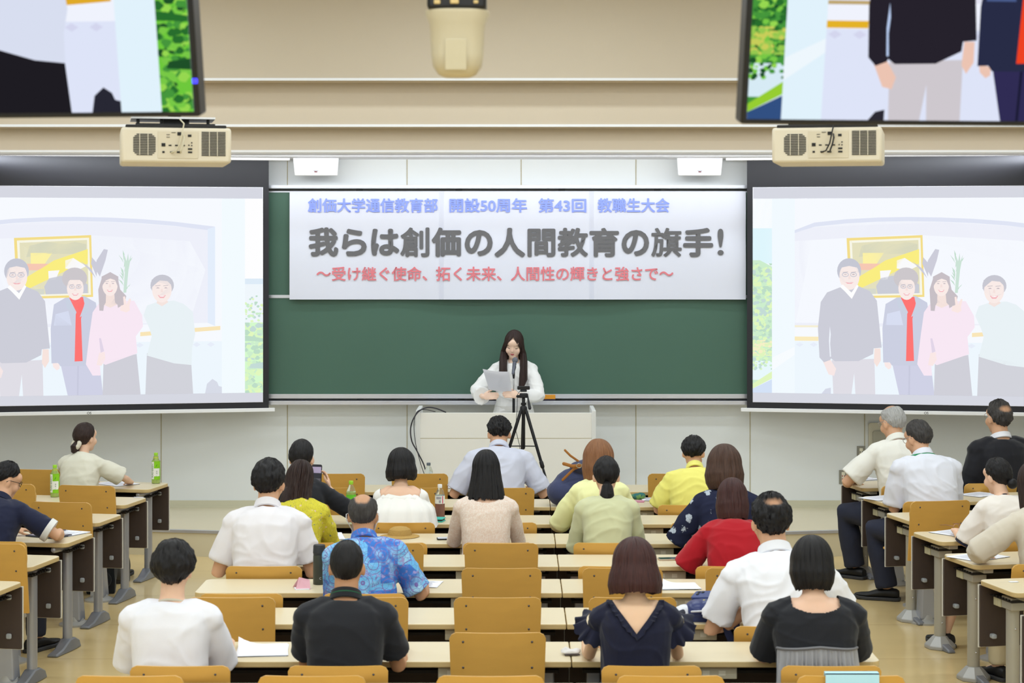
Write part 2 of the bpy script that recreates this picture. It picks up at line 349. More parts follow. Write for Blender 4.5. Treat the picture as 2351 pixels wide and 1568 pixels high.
# ------------------------------------------------------------------ the slide: one flat picture shown on two projection screens and two monitors
def slide_shapes():
    S = []; rnd = random.Random(3)
    def poly(pts, c, pc=None): S.append((pts, c, pc))
    def ell(cx, cy, rx, ry, c, pc=None, n=24, a0=0, a1=360): poly([(cx + rx * math.cos(R(a0 + (a1 - a0) * k / n)), cy + ry * math.sin(R(a0 + (a1 - a0) * k / n))) for k in range(n + (a1 - a0 < 360))], c, pc)
    def rect(x0, y0, x1, y1, c, pc=None): poly([(x0, y0), (x1, y0), (x1, y1), (x0, y1)], c, pc)
    W_ = (240, 243, 253); PW = (247, 250, 255)
    rect(104, 155, 2269, 1370, (226, 238, 250), (243, 250, 255))
    def leaves(x0, y0, x1, y1, n, greens, pg, r=16):
        for _ in range(n):
            x, y = rnd.uniform(x0, x1), rnd.uniform(y0, y1); k = rnd.randrange(len(greens)); q = rnd.uniform(.5, 1) * r
            pts = []
            for j in range(6):
                a = R(60 * j + rnd.uniform(-20, 20)); pts.append((min(x1, max(x0, x + q * math.cos(a) * 1.3)), min(y1, max(y0, y + q * math.sin(a)))))
            poly(pts, greens[k], pg[k])
    G = [(70, 150, 60), (40, 110, 45), (120, 200, 70), (150, 215, 80), (30, 80, 40)]; PG = [(205, 238, 205), (190, 222, 200), (218, 247, 195), (226, 248, 190), (196, 220, 215)]
    # left strip of the background view: sky, hill, trees, path
    rect(104, 155, 228, 340, (235, 244, 253), (252, 254, 255)); rect(104, 340, 228, 560, (190, 225, 240), (222, 246, 253))
    poly([(104, 540), (150, 540), (228, 580), (228, 1240), (104, 1320)], G[0], PG[0]); leaves(104, 560, 228, 1180, 260, G, PG)
    leaves(104, 1040, 228, 1140, 40, [(200, 205, 90), (150, 200, 80)], [(245, 240, 200), (225, 245, 190)])
    rect(104, 1170, 228, 1290, (215, 235, 245), (232, 248, 252)); leaves(104, 1170, 228, 1230, 30, G, PG, 10)
    poly([(104, 1315), (228, 1235), (228, 1280), (104, 1345)], (150, 205, 50), (225, 246, 190)); poly([(104, 1345), (228, 1285), (228, 1370), (104, 1370)], (50, 80, 130), (212, 226, 247))
    # right strip
    rect(2153, 155, 2269, 660, (248, 250, 254), (254, 254, 255)); rect(2153, 655, 2269, 690, (170, 190, 215), (222, 236, 248)); rect(2153, 690, 2269, 930, (220, 232, 240), (240, 247, 252))
    leaves(2153, 760, 2269, 930, 40, G, PG, 10); rect(2153, 930, 2269, 1370, (110, 200, 60), (213, 250, 205)); leaves(2153, 930, 2269, 1370, 120, G, PG, 20)
    poly([(2153, 1010), (2269, 1030), (2269, 1050), (2153, 1045)], G[1], PG[1]); poly([(2190, 1190), (2269, 1180), (2269, 1220), (2180, 1215)], G[4], PG[4])
    rect(228, 155, 374, 1370, (225, 242, 252), (242, 250, 255)); rect(2005, 155, 2153, 1370, (225, 242, 252), (243, 251, 255))
    poly([(228, 1150), (374, 1080), (374, 1130), (228, 1230)], (238, 247, 253), (248, 252, 255))
    # the group photograph
    rect(374, 155, 2005, 1370, W_, PW)
    arch = [(374, 330), (500, 305), (700, 285), (900, 275), (1090, 272), (1300, 276), (1500, 285), (1700, 300), (1960, 330)]
    niche = [(374, 360)] + [(x, y + 28) for x, y in arch[1:-1]] + [(1915, 350), (1915, 930), (374, 960)]
    poly(niche, (226, 226, 240), (238, 240, 250)); poly([(374, 420), (1100, 380), (1800, 420), (1900, 600), (1800, 930), (374, 930)], (236, 238, 250), (246, 249, 255))
    poly([(374, 352)] + arch[1:] + [(1915, 352)] + [(x, y + 26) for x, y in arch[::-1][1:-1]] + [(374, 370)], (205, 205, 228), (224, 229, 245))
    poly([(1915, 345), (1962, 330), (1962, 950), (1915, 930)], (214, 222, 240), (228, 238, 252))
    rect(374, 945, 525, 958, (190, 165, 110), (246, 240, 215)); rect(374, 1016, 525, 1042, (228, 178, 40), (250, 235, 190))
    poly([(1488, 985), (1995, 950), (1995, 975), (1488, 1010)], (224, 170, 40), (249, 230, 185)); rect(374, 1045, 2005, 1370, (222, 228, 248), (238, 247, 254))
    for k in range(18): x = 380 + k * 90; poly([(x, 1065), (x + 25, 1050), (x + 50, 1065), (x + 25, 1080)], (212, 214, 238), (232, 238, 250))
    # framed abstract painting (plain generic shapes)
    poly([(704, 402), (1181, 384), (1193, 765), (722, 777)], (214, 166, 40), (244, 222, 140)); poly([(722, 418), (1168, 400), (1180, 752), (740, 762)], (240, 238, 225), (248, 247, 232))
    poly([(738, 432), (1155, 414), (1165, 742), (752, 750)], (150, 150, 60), (228, 224, 190)); poly([(800, 450), (900, 425), (1020, 440), (1080, 425), (1150, 440), (1150, 500), (900, 500), (780, 520)], (120, 130, 60), (213, 214, 190))
    poly([(806, 494), (940, 494), (880, 580), (808, 588)], (250, 205, 60), (253, 242, 165)); poly([(780, 560), (920, 560), (860, 600), (790, 600)], (225, 80, 40), (247, 200, 180))
    poly([(950, 540), (1160, 470), (1160, 560), (1030, 600), (950, 640), (780, 720), (770, 650)], (246, 200, 40), (250, 238, 130)); poly([(1020, 540), (1070, 525), (1150, 575), (1100, 600), (1020, 590)], (240, 240, 240), (250, 250, 252))
    poly([(915, 605), (985, 600), (960, 660), (918, 660)], (238, 238, 240), (250, 250, 252)); poly([(890, 700), (920, 650), (990, 635), (1100, 640), (1160, 690), (1160, 742), (900, 748)], (50, 52, 62), (203, 205, 215)); poly([(760, 715), (890, 715), (890, 748), (765, 752)], (80, 85, 60), (215, 218, 205))
    # plants behind the group
    for pts in ([(1235, 640), (1205, 590), (1215, 540), (1260, 470), (1285, 475), (1270, 540)], [(1215, 640), (1180, 560), (1185, 520), (1220, 560)], [(1210, 650), (1160, 590), (1115, 545), (1180, 590)]): poly(pts, (80, 70, 78), (205, 205, 218))
    for k in range(16): a = rnd.uniform(-50, 50); poly([(1385, 740 - k * 14), (1395 + a, 700 - k * 15), (1400 + a * .6, 712 - k * 14)], (70, 140, 80), (195, 222, 205))
    poly([(1382, 740), (1392, 600), (1385, 500), (1402, 545), (1412, 495), (1416, 545), (1432, 505), (1414, 600), (1400, 740)], (110, 160, 110), (205, 228, 215))
    SK = (236, 196, 178); SKP = (250, 236, 232); BK = (38, 34, 44); PBK = (205, 206, 217)
    def face(cx, cy, rx, ry, smile=1, glasses=None):
        ell(cx, cy, rx, ry, SK, SKP)
        for sx in (-.4, .4):
            poly([(cx + sx * rx - rx * .2, cy - ry * .12), (cx + sx * rx, cy - ry * .19), (cx + sx * rx + rx * .2, cy - ry * .12), (cx + sx * rx, cy - ry * .1)], (70, 50, 48), (190, 180, 188))
            poly([(cx + sx * rx - rx * .26, cy - ry * .32), (cx + sx * rx + rx * .26, cy - ry * .36), (cx + sx * rx + rx * .26, cy - ry * .31), (cx + sx * rx - rx * .26, cy - ry * .27)], (90, 70, 66), (205, 196, 200))
            if glasses:
                x0 = cx + sx * rx; n = 16
                o_ = [(x0 + rx * .34 * math.cos(R(a)), cy - ry * .13 + ry * .17 * math.sin(R(a))) for a in range(0, 361, 24)]; i_ = [(x0 + rx * .28 * math.cos(R(a)), cy - ry * .13 + ry * .12 * math.sin(R(a))) for a in range(0, 361, 24)]
                poly(o_ + i_[::-1], glasses, (195, 197, 210))
        poly([(cx - 4, cy - 5), (cx + 4, cy - 5), (cx + 8, cy + ry * .2), (cx - 8, cy + ry * .2)], (224, 178, 160), (245, 226, 222))
        poly([(cx - rx * .42, cy + ry * .42), (cx, cy + ry * (.48 - .02 * smile)), (cx + rx * .42, cy + ry * .42), (cx + rx * .2, cy + ry * (.52 + .1 * smile)), (cx - rx * .2, cy + ry * (.52 + .1 * smile))], (205, 90, 95), (244, 180, 186))
        if smile > .6: poly([(cx - rx * .32, cy + ry * .46), (cx + rx * .32, cy + ry * .46), (cx + rx * .15, cy + ry * .54), (cx - rx * .15, cy + ry * .54)], (250, 250, 250), (254, 252, 252))
    # man in a black jumper
    poly([(610, 1160), (880, 1150), (885, 1370), (760, 1370), (752, 1240), (735, 1370), (620, 1370)], (206, 200, 206), (224, 222, 230))
    poly([(552, 1165), (600, 1155), (638, 1215), (625, 1258), (590, 1250)], SK, (248, 232, 230)); poly([(880, 1085), (918, 1085), (920, 1160), (895, 1200), (876, 1170)], SK, (247, 228, 222))
    poly([(670, 705), (780, 700), (850, 730), (895, 790), (925, 1080), (875, 1085), (872, 1120), (780, 1165), (630, 1168), (605, 1150), (600, 1160), (560, 1175), (532, 1145), (522, 960), (540, 800), (580, 740)], BK, PBK)
    poly([(598, 950), (604, 1000), (600, 1060), (606, 1140), (598, 1140), (592, 1040)], (190, 210, 245), (240, 245, 253))
    ell(720, 605, 76, 78, (44, 38, 42), (198, 200, 212)); face(722, 640, 64, 84, .2, (60, 60, 70)); poly([(648, 610), (660, 560), (720, 540), (780, 560), (795, 610), (770, 585), (720, 575), (672, 585)], (44, 38, 42), (198, 200, 212))
    poly([(662, 705), (690, 730), (737, 780), (780, 700), (770, 690), (735, 740), (680, 690)], (246, 246, 250), (254, 254, 255))
    # woman in a navy jacket over a red jumper
    poly([(985, 1150), (1230, 1150), (1255, 1370), (1035, 1370)], (48, 44, 84), (208, 210, 230)); poly([(1095, 1180), (1105, 1180), (1102, 1370), (1092, 1370)], (28, 28, 52), (200, 202, 222))
    poly([(940, 1165), (985, 1175), (985, 1205), (968, 1215), (946, 1195)], SK, (250, 234, 232))
    poly([(1020, 770), (1140, 760), (1210, 800), (1225, 900), (1215, 1190), (990, 1190), (975, 1170), (935, 1172), (930, 960), (950, 810)], (40, 44, 70), (204, 208, 226)); poly([(960, 870), (1040, 850), (1060, 940), (950, 940)], (74, 92, 140), (216, 222, 242))
    poly([(1045, 770), (1130, 765), (1140, 800), (1118, 900), (1128, 1160), (1078, 1162), (1085, 870), (1050, 800)], (238, 66, 34), (255, 118, 116)); poly([(1020, 790), (1045, 770), (1090, 860), (1080, 880), (1030, 830)], (96, 102, 128), (202, 210, 226)); poly([(1130, 765), (1165, 780), (1170, 850), (1110, 890), (1140, 810)], (96, 102, 128), (202, 210, 226))
    ell(1078, 650, 78, 66, (62, 50, 50), (205, 200, 204)); face(1082, 712, 52, 72, 1, (120, 100, 100)); poly([(1020, 690), (1030, 640), (1085, 628), (1140, 645), (1145, 690), (1110, 660), (1050, 660)], (62, 50, 50), (205, 200, 204))
    # young woman in a pink jumper, two fingers raised
    poly([(1258, 1160), (1465, 1120), (1490, 1370), (1252, 1370)], (44, 40, 46), (208, 208, 217))
    poly([(1225, 810), (1300, 800), (1400, 790), (1450, 790), (1500, 880), (1505, 950), (1460, 1010), (1470, 1115), (1270, 1185), (1235, 1165), (1240, 1250), (1190, 1250), (1148, 1180), (1170, 1000), (1190, 860)], (238, 205, 226), (248, 232, 244))
    poly([(1230, 1110), (1265, 1105), (1270, 1150), (1245, 1190), (1215, 1185)], SK, (250, 232, 230)); poly([(1230, 1020), (1242, 1020), (1262, 1100), (1240, 1110)], (205, 170, 200), (226, 214, 232))
    poly([(1232, 850), (1225, 720), (1250, 640), (1300, 614), (1345, 640), (1362, 720), (1400, 760), (1390, 810), (1340, 838), (1300, 812), (1265, 852)], (78, 56, 54), (200, 192, 198)); poly([(1274, 735), (1324, 735), (1330, 800), (1345, 815), (1300, 835), (1262, 818), (1272, 800)], (222, 180, 160), (246, 228, 222)); poly([(1262, 815), (1300, 832), (1345, 812), (1350, 850), (1255, 860)], (238, 205, 226), (248, 232, 244)); face(1298, 692, 48, 68, 1)
    poly([(1244, 720), (1246, 640), (1300, 612), (1350, 640), (1354, 720), (1342, 690), (1330, 662), (1300, 652), (1272, 664), (1254, 690)], (78, 56, 54), (200, 192, 198))
    poly([(1362, 850), (1366, 820), (1385, 815), (1380, 765), (1392, 762), (1402, 812), (1420, 775), (1430, 780), (1420, 825), (1422, 850), (1400, 862)], SK, (251, 232, 228))
    # woman in a pale jumper
    poly([(1530, 1115), (1810, 1180), (1822, 1370), (1520, 1370)], (30, 28, 34), (210, 211, 219))
    poly([(1590, 800), (1700, 790), (1760, 810), (1820, 860), (1835, 1000), (1815, 1085), (1812, 1192), (1700, 1180), (1530, 1130), (1560, 1010), (1545, 960), (1508, 880), (1530, 820)], (216, 222, 240), (233, 242, 246))
    poly([(1600, 780), (1650, 780), (1665, 800), (1625, 825), (1590, 805)], (222, 180, 160), (246, 228, 222)); ell(1626, 695, 74, 66, (44, 38, 42), (200, 200, 210)); face(1624, 722, 62, 80, 1.3); poly([(1552, 715), (1560, 660), (1625, 630), (1690, 660), (1700, 710), (1660, 670), (1610, 665), (1580, 690)], (44, 38, 42), (200, 200, 210))
    poly([(1898, 1370), (1910, 1310), (1945, 1280), (1975, 1300), (1985, 1325), (2005, 1330), (2005, 1370)], (40, 40, 52), (216, 220, 232)); poly([(545, 1370), (570, 1340), (604, 1332), (604, 1370)], (44, 42, 52), (214, 218, 232))
    return S
SHAPES = slide_shapes()
def slide_material(name, strength):
    m = bpy.data.materials.new(name); m.use_nodes = True; nt = m.node_tree; nt.nodes.clear()
    a = nt.nodes.new('ShaderNodeAttribute'); a.attribute_name = 'Col'; e = nt.nodes.new('ShaderNodeEmission'); e.inputs[1].default_value = strength; o = nt.nodes.new('ShaderNodeOutputMaterial')
    nt.links.new(a.outputs['Color'], e.inputs[0]); nt.links.new(e.outputs[0], o.inputs[0]); return m
PICP, PICT = slide_material('projected_light', 1.0), slide_material('monitor_light', 1.0)
def slide(name, parent, w, h, x0, z0, y, washed, m):
    """flat picture, x0..x0+w and z0..z0+h in the parent's XZ plane; every shape lies a hair in front of the one before it"""
    vs = []; fs = []; cs = []
    for k, (pts, c, pc) in enumerate(SHAPES):
        col = lin(pc if washed and pc else c) + (1,); b0 = len(vs)
        vs += [(x0 + (px - 104) / 2165 * w, y - k * 2e-6, z0 + (1 - (py - 155) / 1215) * h) for px, py in pts]; fs.append(tuple(range(b0, len(vs)))); cs += [col] * len(pts)
    me = bpy.data.meshes.new(name); me.from_pydata(vs, [], fs); me.update()
    a = me.color_attributes.new('Col', 'FLOAT_COLOR', 'CORNER'); lv = np.zeros(len(me.loops), np.int32); me.loops.foreach_get('vertex_index', lv)
    a.data.foreach_set('color', np.array(cs, np.float32)[lv].ravel())
    return ob(name, me, m, parent, sm=False)

# ------------------------------------------------------------------ two angled projection screens
BLACKC = mat('screen_black', (40, 40, 46), .5, .4); SCRW = mat('screen_white', (232, 232, 240), .8, .2)
def proj_screen(sx, label):
    d0 = 17.35; px = 617 if sx < 0 else 1715; a = R(11.7) * (1 if sx < 0 else -1)
    r = thing('projection_screen', label, 'projection screen', (X(px, d0), d0, 0), a, 'projection screens beside the board')
    W_ = 3.08
    def xx(t0, t1): return sorted((sx * t0, sx * t1))
    zt, zb_ = 3.29, Z(936.5, d0); a0, a1 = xx(0, W_)
    ob('cloth', MB().bx((a0, 0, zb_), (a1, .006, zt)), BLACKC, r, sm=False)
    a0, a1 = xx(.05, W_ - .05); zw0, zw1 = Z(923, d0), Z(430, d0)
    ob('white_field', MB().bx((a0, -.003, zw0), (a1, 0, zw1)), SCRW, r, sm=False)
    ph = slide('projected_picture', r, 2.912, Z(456.5, d0) - Z(901, d0), min(sx * .05, sx * 2.962), Z(901, d0), -.004, True, PICP)
    # the projector also lights the letterbox bands above and below the picture
    for (za, zc) in ((zw0 + .003, Z(901, d0) - .001), (Z(456.5, d0) + .001, zw1 - .003)):
        band = bpy.data.meshes.new('letterbox'); band.from_pydata([(a0 + .004, -.0036, za), (a1 - .004, -.0036, za), (a1 - .004, -.0036, zc), (a0 + .004, -.0036, zc)], [], [(0, 1, 2, 3)]); band.update()
        ca = band.color_attributes.new('Col', 'FLOAT_COLOR', 'CORNER'); ca.data.foreach_set('color', np.tile(np.array(lin((214, 216, 226)) + (1,), np.float32), len(band.loops))); ob('letterbox_light', band, PICP, r, sm=False)
    a0, a1 = xx(-.052, W_ + .05)
    bar = ob('bottom_bar', MB().bx((a0, -.014, Z(945, d0)), (a1, .016, zb_)), TRIMW, r, bevel=.004)
    tm = text_mesh('OS', .01); fit_text(tm, sx * 1.53 - .018, sx * 1.53 + .018, Z(944, d0), Z(938.5, d0), -.0146)
    ob('maker_mark', tm, mat('mark_black', (30, 30, 32), .6), bar, sm=False)
    a0, a1 = xx(-.18, .35); ob('top_case', MB().bx((a0, -.05, 3.262), (a1, .05, 3.29)), TRIMW, r, bevel=.004)
    return r
proj_screen(-1, 'projection screen with a projected group photo, left of the blackboard')
proj_screen(1, 'projection screen with a projected group photo, right of the blackboard')

# ------------------------------------------------------------------ two hanging monitors
BEZ = mat('bezel_black', (16, 16, 20), .35, .5)
def monitor(sx, px, py, d, yaw, label):
    r = thing('ceiling_monitor', label, 'monitor', P(px, py, d), 0, 'monitors hanging from the ceiling')
    r.rotation_euler = Matrix.Rotation(yaw, 3, 'Z').to_euler(); 
    Mt = Matrix.Rotation(yaw, 4, 'Z') @ Matrix.Rotation(R(13), 4, 'X'); r.rotation_euler = Mt.to_euler()
    w_, h_ = 1.455, .826; x0 = 0 if sx > 0 else -w_; bz = .013
    m = MB(); m.bx((x0, -.012, 0), (x0 + w_, .05, h_)); cs = ob('casing', m, BEZ, r, bevel=.006)
    ob('screen', MB().bx((x0 + bz, -.0125, bz), (x0 + w_ - bz, -.0115, h_ - bz)), mat('panel_black', (10, 10, 12), .3), r, sm=False)
    slide('picture', r, w_ - 2 * bz, h_ - 2 * bz, x0 + bz, bz, -.0135, False, PICT)
    ob('wall_plate', MB().bx((x0 + w_ / 2 - .25, .05, .2), (x0 + w_ / 2 + .25, .08, .6)), BEZ, r, sm=False)
    Mi = Mt.inverted(); q = MB(); base = Vector((x0 + w_ / 2, .09, .42)); top = base + Mi @ Vector((0, 0, 4.8 - (r.location + Mt @ base).z))
    q.tube([base, top], .03, 12, ends=False); ob('pole', q, TRIMW, r)
    if sx < 0: ob('power_light', MB().box((-.006, -.0135, .085), (.012, .004, .012)), mat('led_blue', (60, 60, 255), .4, emit=1.2), r)
    return r
monitor(-1, 462, 266.5, 4.67, R(-7), 'hanging monitor showing a pale jumper and dark skirt, above the left projector')
monitor(1, 1698, 283.5, 4.67, R(7), 'hanging monitor showing a black jumper and red scarf, above the right projector')

# ------------------------------------------------------------------ two ceiling projectors
PROJ = mat('projector_beige', (218, 208, 188), .5, .4); DK = mat('dark_plastic', (28, 27, 28), .5, .4)
def projector(sx, px, py, d, yaw, label, cable_col):
    r = thing('ceiling_projector', label, 'projector', P(px, py, d), yaw, 'ceiling projectors')
    w_, h_, dp = .468, .152, .42
    b_ = MB(); b_.bx((-w_ / 2, 0, 0), (w_ / 2, dp, h_)); ob('body', b_, PROJ, r, bevel=.012)
    tp = MB(); tp.bx((-w_ / 2 + .02, .01, h_ - .004), (w_ / 2 - .02, dp - .02, h_ + .012)); ob('top_plate', tp, DK, r, bevel=.004)
    fx = -.135; g = MB()                                            # octagonal exhaust grille, left
    def grille(g, cx, cz, hw, hh, octo, n):
        for k in range(n):
            z = cz - hh + (k + .5) * 2 * hh / n; q = hw
            if octo: q = min(hw, hw * .62 + (hh - abs(z - cz)) * 1.1)
            g.bx((cx - q, -.0025, z - hh / n * .55), (cx + q, 0, z + hh / n * .55))
    grille(g, fx, .078, .047, .047, True, 13); ob('exhaust_grille', g, DK, r, sm=False)
    fr = MB(); fr.lathe([(.017, -.0035), (.017, -.002)], seg=20); M_ = Matrix.Rotation(R(90), 4, 'X')
    fan = MB(); fan.add([M_ @ Vector(p) + Vector((fx, 0, .078)) for p in fr.v], fr.f)
    for a in (fx - .02, fx + .015): fan.bx((a - .0015, -.0042, .033), (a + .0015, -.002, .123))
    ob('grille_hub', fan, PROJ, r)
    g2 = MB(); grille(g2, .158, .083, .051, .053, False, 16); ob('intake_grille', g2, DK, r, sm=False)
    fan = MB(); fan.add([M_ @ Vector(p) + Vector((.158, 0, .083)) for p in fr.v], fr.f)
    for a in (.158 - .018, .158 + .016): fan.bx((a - .0015, -.0042, .03), (a + .0015, -.002, .136))
    ob('grille_hub', fan, PROJ, r)
    pl = MB(); pl.bx((-.078, -.003, .02), (.092, 0, .134)); pan = ob('connector_panel', pl, mat('panel_beige', (210, 199, 176), .5), r, sm=False)
    for (x, z, a, b2) in ((-.055, .077, .016, .014), (.012, .125, .016, .014), (.056, .117, .015, .01), (-.027, .075, .012, .005), (.0, .075, .012, .005), (.03, .075, .012, .005), (.053, .076, .005, .005), (.065, .087, .005, .005), (.065, .075, .005, .005), (.058, .06, .018, .007), (.058, .046, .018, .007), (-.055, .046, .01, .008), (-.02, .046, .014, .006), (.01, .046, .016, .007), (-.012, .13, .018, .002), (-.035, .121, .014, .002), (-.035, .11, .014, .002)):
        ob('port', MB().bx((x - a / 2, -.0055, z - b2 / 2), (x + a / 2, -.003, z + b2 / 2)), DK, pan, sm=False)
    cb = MB(); cx = .028
    cb.tube([(cx, -.004, .122), (cx + .004, -.03, .105), (cx - .002, -.04, .075), (cx - .012, -.035, .05), (cx - .01, -.012, .044)], .0035, 8)
    cb.tube([(cx - .012, .03, .19), (cx + .004, -.012, .168), (cx - .004, -.025, .13), (cx - .014, -.03, .08), (cx - .03, -.022, .05), (cx - .05, -.006, .044)], .003, 8)
    ob('cable', cb, mat(cable_col[0], cable_col[1], .5), r)
    mt = MB(); mt.bx((-.17, .08, h_ + .012), (.17, .34, h_ + .022)); mt.bx((-.05, .12, h_ + .022), (.06, .30, h_ + .05))
    for x in (-.16, -.06, .14): mt.tube([(x, .1, h_ + .012), (x, .1, h_ + .045)], .007, 8)
    mt.tube([(0, .2, h_ + .05), (0, .2, 4.8 - r.location.z)], .028, 14, ends=False); ob('mount', mt, DK, r)
    pp = MB(); pp.bx((-.19, .07, h_ + .042), (.17, .33, h_ + .05)); ob('mount_plate', pp, TRIMW, r, sm=False)
    return r
projector(-1, 405, 374, 8.55, R(12), 'beige ceiling projector with a looping pale cable, below the left monitor', ('cable_cream', (206, 198, 172)))
projector(1, 1898, 373, 8.55, R(-12), 'beige ceiling projector with a black cable, below the right monitor', ('cable_black', (30, 30, 32)))

cc = thing('ceiling_camera', 'beige ceiling camera with a black collar, hanging at the top middle of the view', 'camera', P(1050, 30, 5.2))
s_ = 5.2 / FPX
pf = [(.0, -.168), (.035, -.167), (.05, -.16), (.064, -.14), (.068, -.11), (.072, -.03), (.083, -.006), (.083, .002), (.074, .004)]
ob('housing', MB().lathe(pf, seg=40, sq=3.2), mat('camera_beige', (196, 184, 156), .45, .4), cc)
ob('hatch', MB().bx((-.03, -.0725, -.155), (.026, -.069, -.075)), mat('camera_beige2', (190, 177, 146), .5), cc, bevel=.006)
k_ = MB(); k_.bx((-.076, -.076, .003), (.076, .076, .12)); kb = ob('collar', k_, DK, cc, bevel=.008)
bb_ = MB()
for x, z, q in ((-.05, .02, .016), (.05, .02, .012), (-.05, .05, .016), (.045, .05, .014)): bb_.box((x, -.077, z), (q, .004, q * .7))
bb_.box((-.005, -.079, .03), (.022, .006, .03)); ob('fitting', bb_, mat('fitting_brass', (206, 178, 120), .5), kb, bevel=.003)
ob('stem', MB().tube([(0, 0, .12), (0, 0, 4.8 - cc.location.z)], .03, 14, ends=False), TRIMW, cc)

# ------------------------------------------------------------------ wall loudspeakers above the banner
def wall_speaker(px, label):
    d = 17.36; r = thing('wall_loudspeaker', label, 'loudspeaker', (X(px, d), d, Z(404, d)), 0, 'wall loudspeakers above the banner')
    w0, w1, h_ = .19, .205, .19; m = MB()
    m.rings([[(-w0, 0, 0), (w0, 0, 0), (w0 - .03, .2, .03), (-w0 + .03, .2, .03)], [(-w1, -.02, h_), (w1, -.02, h_), (w1 - .03, .22, h_), (-w1 + .03, .22, h_)]]); ob('cabinet', m, WHITE, r, bevel=.012)
    f = MB(); f.rings([[(-.172, -.006, .018), (.172, -.006, .018), (.172, 0, .018), (-.172, 0, .018)], [(-.175, -.024, h_ - .002), (.175, -.024, h_ - .002), (.175, 0, h_ - .002), (-.175, 0, h_ - .002)]])
    gr = ob('grille', f, mat('grille_white', (226, 225, 236), .6, bump=.1, bscale=700), r, sm=False)
    ob('badge', MB().bx((-.012, -.012, .032), (.012, -.006, .04)), mat('badge_red', (120, 40, 40), .5), gr, sm=False)
    ob('badge', MB().bx((-.02, -.012, .042), (.02, -.007, .046)), mat('badge_grey', (150, 150, 155), .4), gr, sm=False)
wall_speaker(725.5, 'white loudspeaker with a small red badge above the left end of the banner')
wall_speaker(1606.5, 'white loudspeaker with a small red badge above the right end of the banner')

# ------------------------------------------------------------------ sockets and the wall box at the right
PLATE = mat('socket_plate', (150, 148, 138), .35, .5, metal=.5); IVORY = mat('socket_ivory', (228, 222, 200), .5)
def socket(px, py, w_, h_, label, red):
    d = 17.57; r = thing('wall_socket', label, 'socket', (X(px, d), 17.598, Z(py, d)), 0, 'steel sockets on the front wall')
    ob('plate', MB().bx((-w_ / 2, -.008, -h_ / 2), (w_ / 2, 0, h_ / 2)), PLATE, r, bevel=.003)
    ob('outlet', MB().bx((-w_ * .2, -.013, -h_ * .36), (w_ * .2, -.007, h_ * .36)), IVORY, r, bevel=.002)
    s = MB()
    for z in (-.2, .02): s.bx((-.012, -.0145, z * h_), (-.006, -.012, z * h_ + .016)); s.bx((.006, -.0145, z * h_), (.012, -.012, z * h_ + .016))
    ob('slot', s, mat('slot_red', (150, 40, 40), .5) if red else DK, r, sm=False)
    return r
sk = socket(1978, 1041, .075, .125, 'steel wall socket with a grey cord plugged in', False)
ob('cord', MB().tube([(0, -.02, -.02), (.02, -.03, -.06), (.07, -.03, -.17)], .005, 8), mat('cord_grey', (150, 150, 150), .5), sk)
socket(1937, 1096, .075, .125, 'steel wall socket with red slots, beside the frontmost right desk', True)
socket(1977, 1097, .075, .125, 'steel wall socket behind the papers on the frontmost right desk', False)
wb = thing('wall_box', 'beige recessed service box on the wall behind the white-shirted grey-haired man', 'wall box', (X(2022, 17.57), 17.598, Z(1010, 17.57)))
ob('frame', MB().prism(rrect(.21, .3, .02), 0, .02, Matrix.Rotation(R(90), 4, 'X')), mat('box_beige', (206, 200, 180), .5), wb)
ob('flap', MB().prism(rrect(.14, .2, .02, cy=-.02), .02, .035, Matrix.Rotation(R(90), 4, 'X')), mat('box_grey', (170, 166, 150), .5), wb)

# ------------------------------------------------------------------ lectern, microphone stand, cables
LD = 16.5
lt = thing('lectern', 'wide cream lectern desk in front of the standing speaker', 'lectern', (0, LD, .205))
CREAM = mat('lectern_cream', (238, 235, 228), .5, .35, var=.01)
zl = Z(948, LD) - .205; x0, x1 = X(955, LD), X(1368, LD)
ob('front_panel', MB().bx((x0 + .03, 0, .03), (x1 - .03, .03, zl)), CREAM, lt, bevel=.003)
ob('front_seam', MB().bx((x0 + .035, -.001, zl - .212), (x1 - .035, .002, zl - .208)), GROOVE, lt, sm=False)
for a in (x0, x1 - .034): ob('side_panel', MB().bx((a, -.012, 0), (a + .034, .5, zl + .022)), mat('lectern_white', (226, 226, 224), .45), lt, bevel=.004)
ob('worktop', MB().bx((x0 + .034, .03, zl - .14), (x1 - .034, .48, zl - .11)), CREAM, lt, sm=False)
mic = thing('microphone_stand', 'grey microphone on a black and chrome stand before the speaker\'s chest', 'microphone', (X(1181, 16.9), 16.9, zl - .11 + .205))
def mz(py): return Z(py, 16.9) - mic.location.z
CHR = mat('chrome', (210, 210, 215), .18, .5, metal=1); BLK = mat('black_plastic', (26, 26, 30), .45, .4); MICG = mat('mic_grey', (96, 100, 112), .4, .5, metal=.3)
ob('base', MB().lathe([(0, 0), (.085, 0), (.09, .008), (.03, .02), (.016, .03)], seg=28), BLK, mic)
ob('lower_tube', MB().tube([(-.006, 0, .02), (-.006, 0, mz(905))], .0115, 12), BLK, mic)
ob('upper_tube', MB().tube([(-.006, 0, mz(905)), (-.006, 0, mz(865))], .006, 12), CHR, mic)
ob('clip', MB().tube([(-.006, 0, mz(868)), (-.006, 0, mz(862)), (-.008, -.02, mz(852)), (0, -.01, mz(842))], [.008, .011, .013, .016], 12), BLK, mic)
mh = Matrix.Translation((-.012, -.05, mz(856))) 
a_, b2 = Vector((-.012, -.075, mz(856))), Vector((.006, .05, mz(827)))
hd = ob('handle', MB().tube([a_, a_.lerp(b2, .3), a_.lerp(b2, .75)], [.0115, .0135, .0175], 16), MICG, mic)
ob('head', MB().ell(a_.lerp(b2, .98), (.0255, .03, .0255)), mat('mic_mesh', (120, 124, 134), .45, .5, metal=.5, bump=.5, bscale=900), mic)
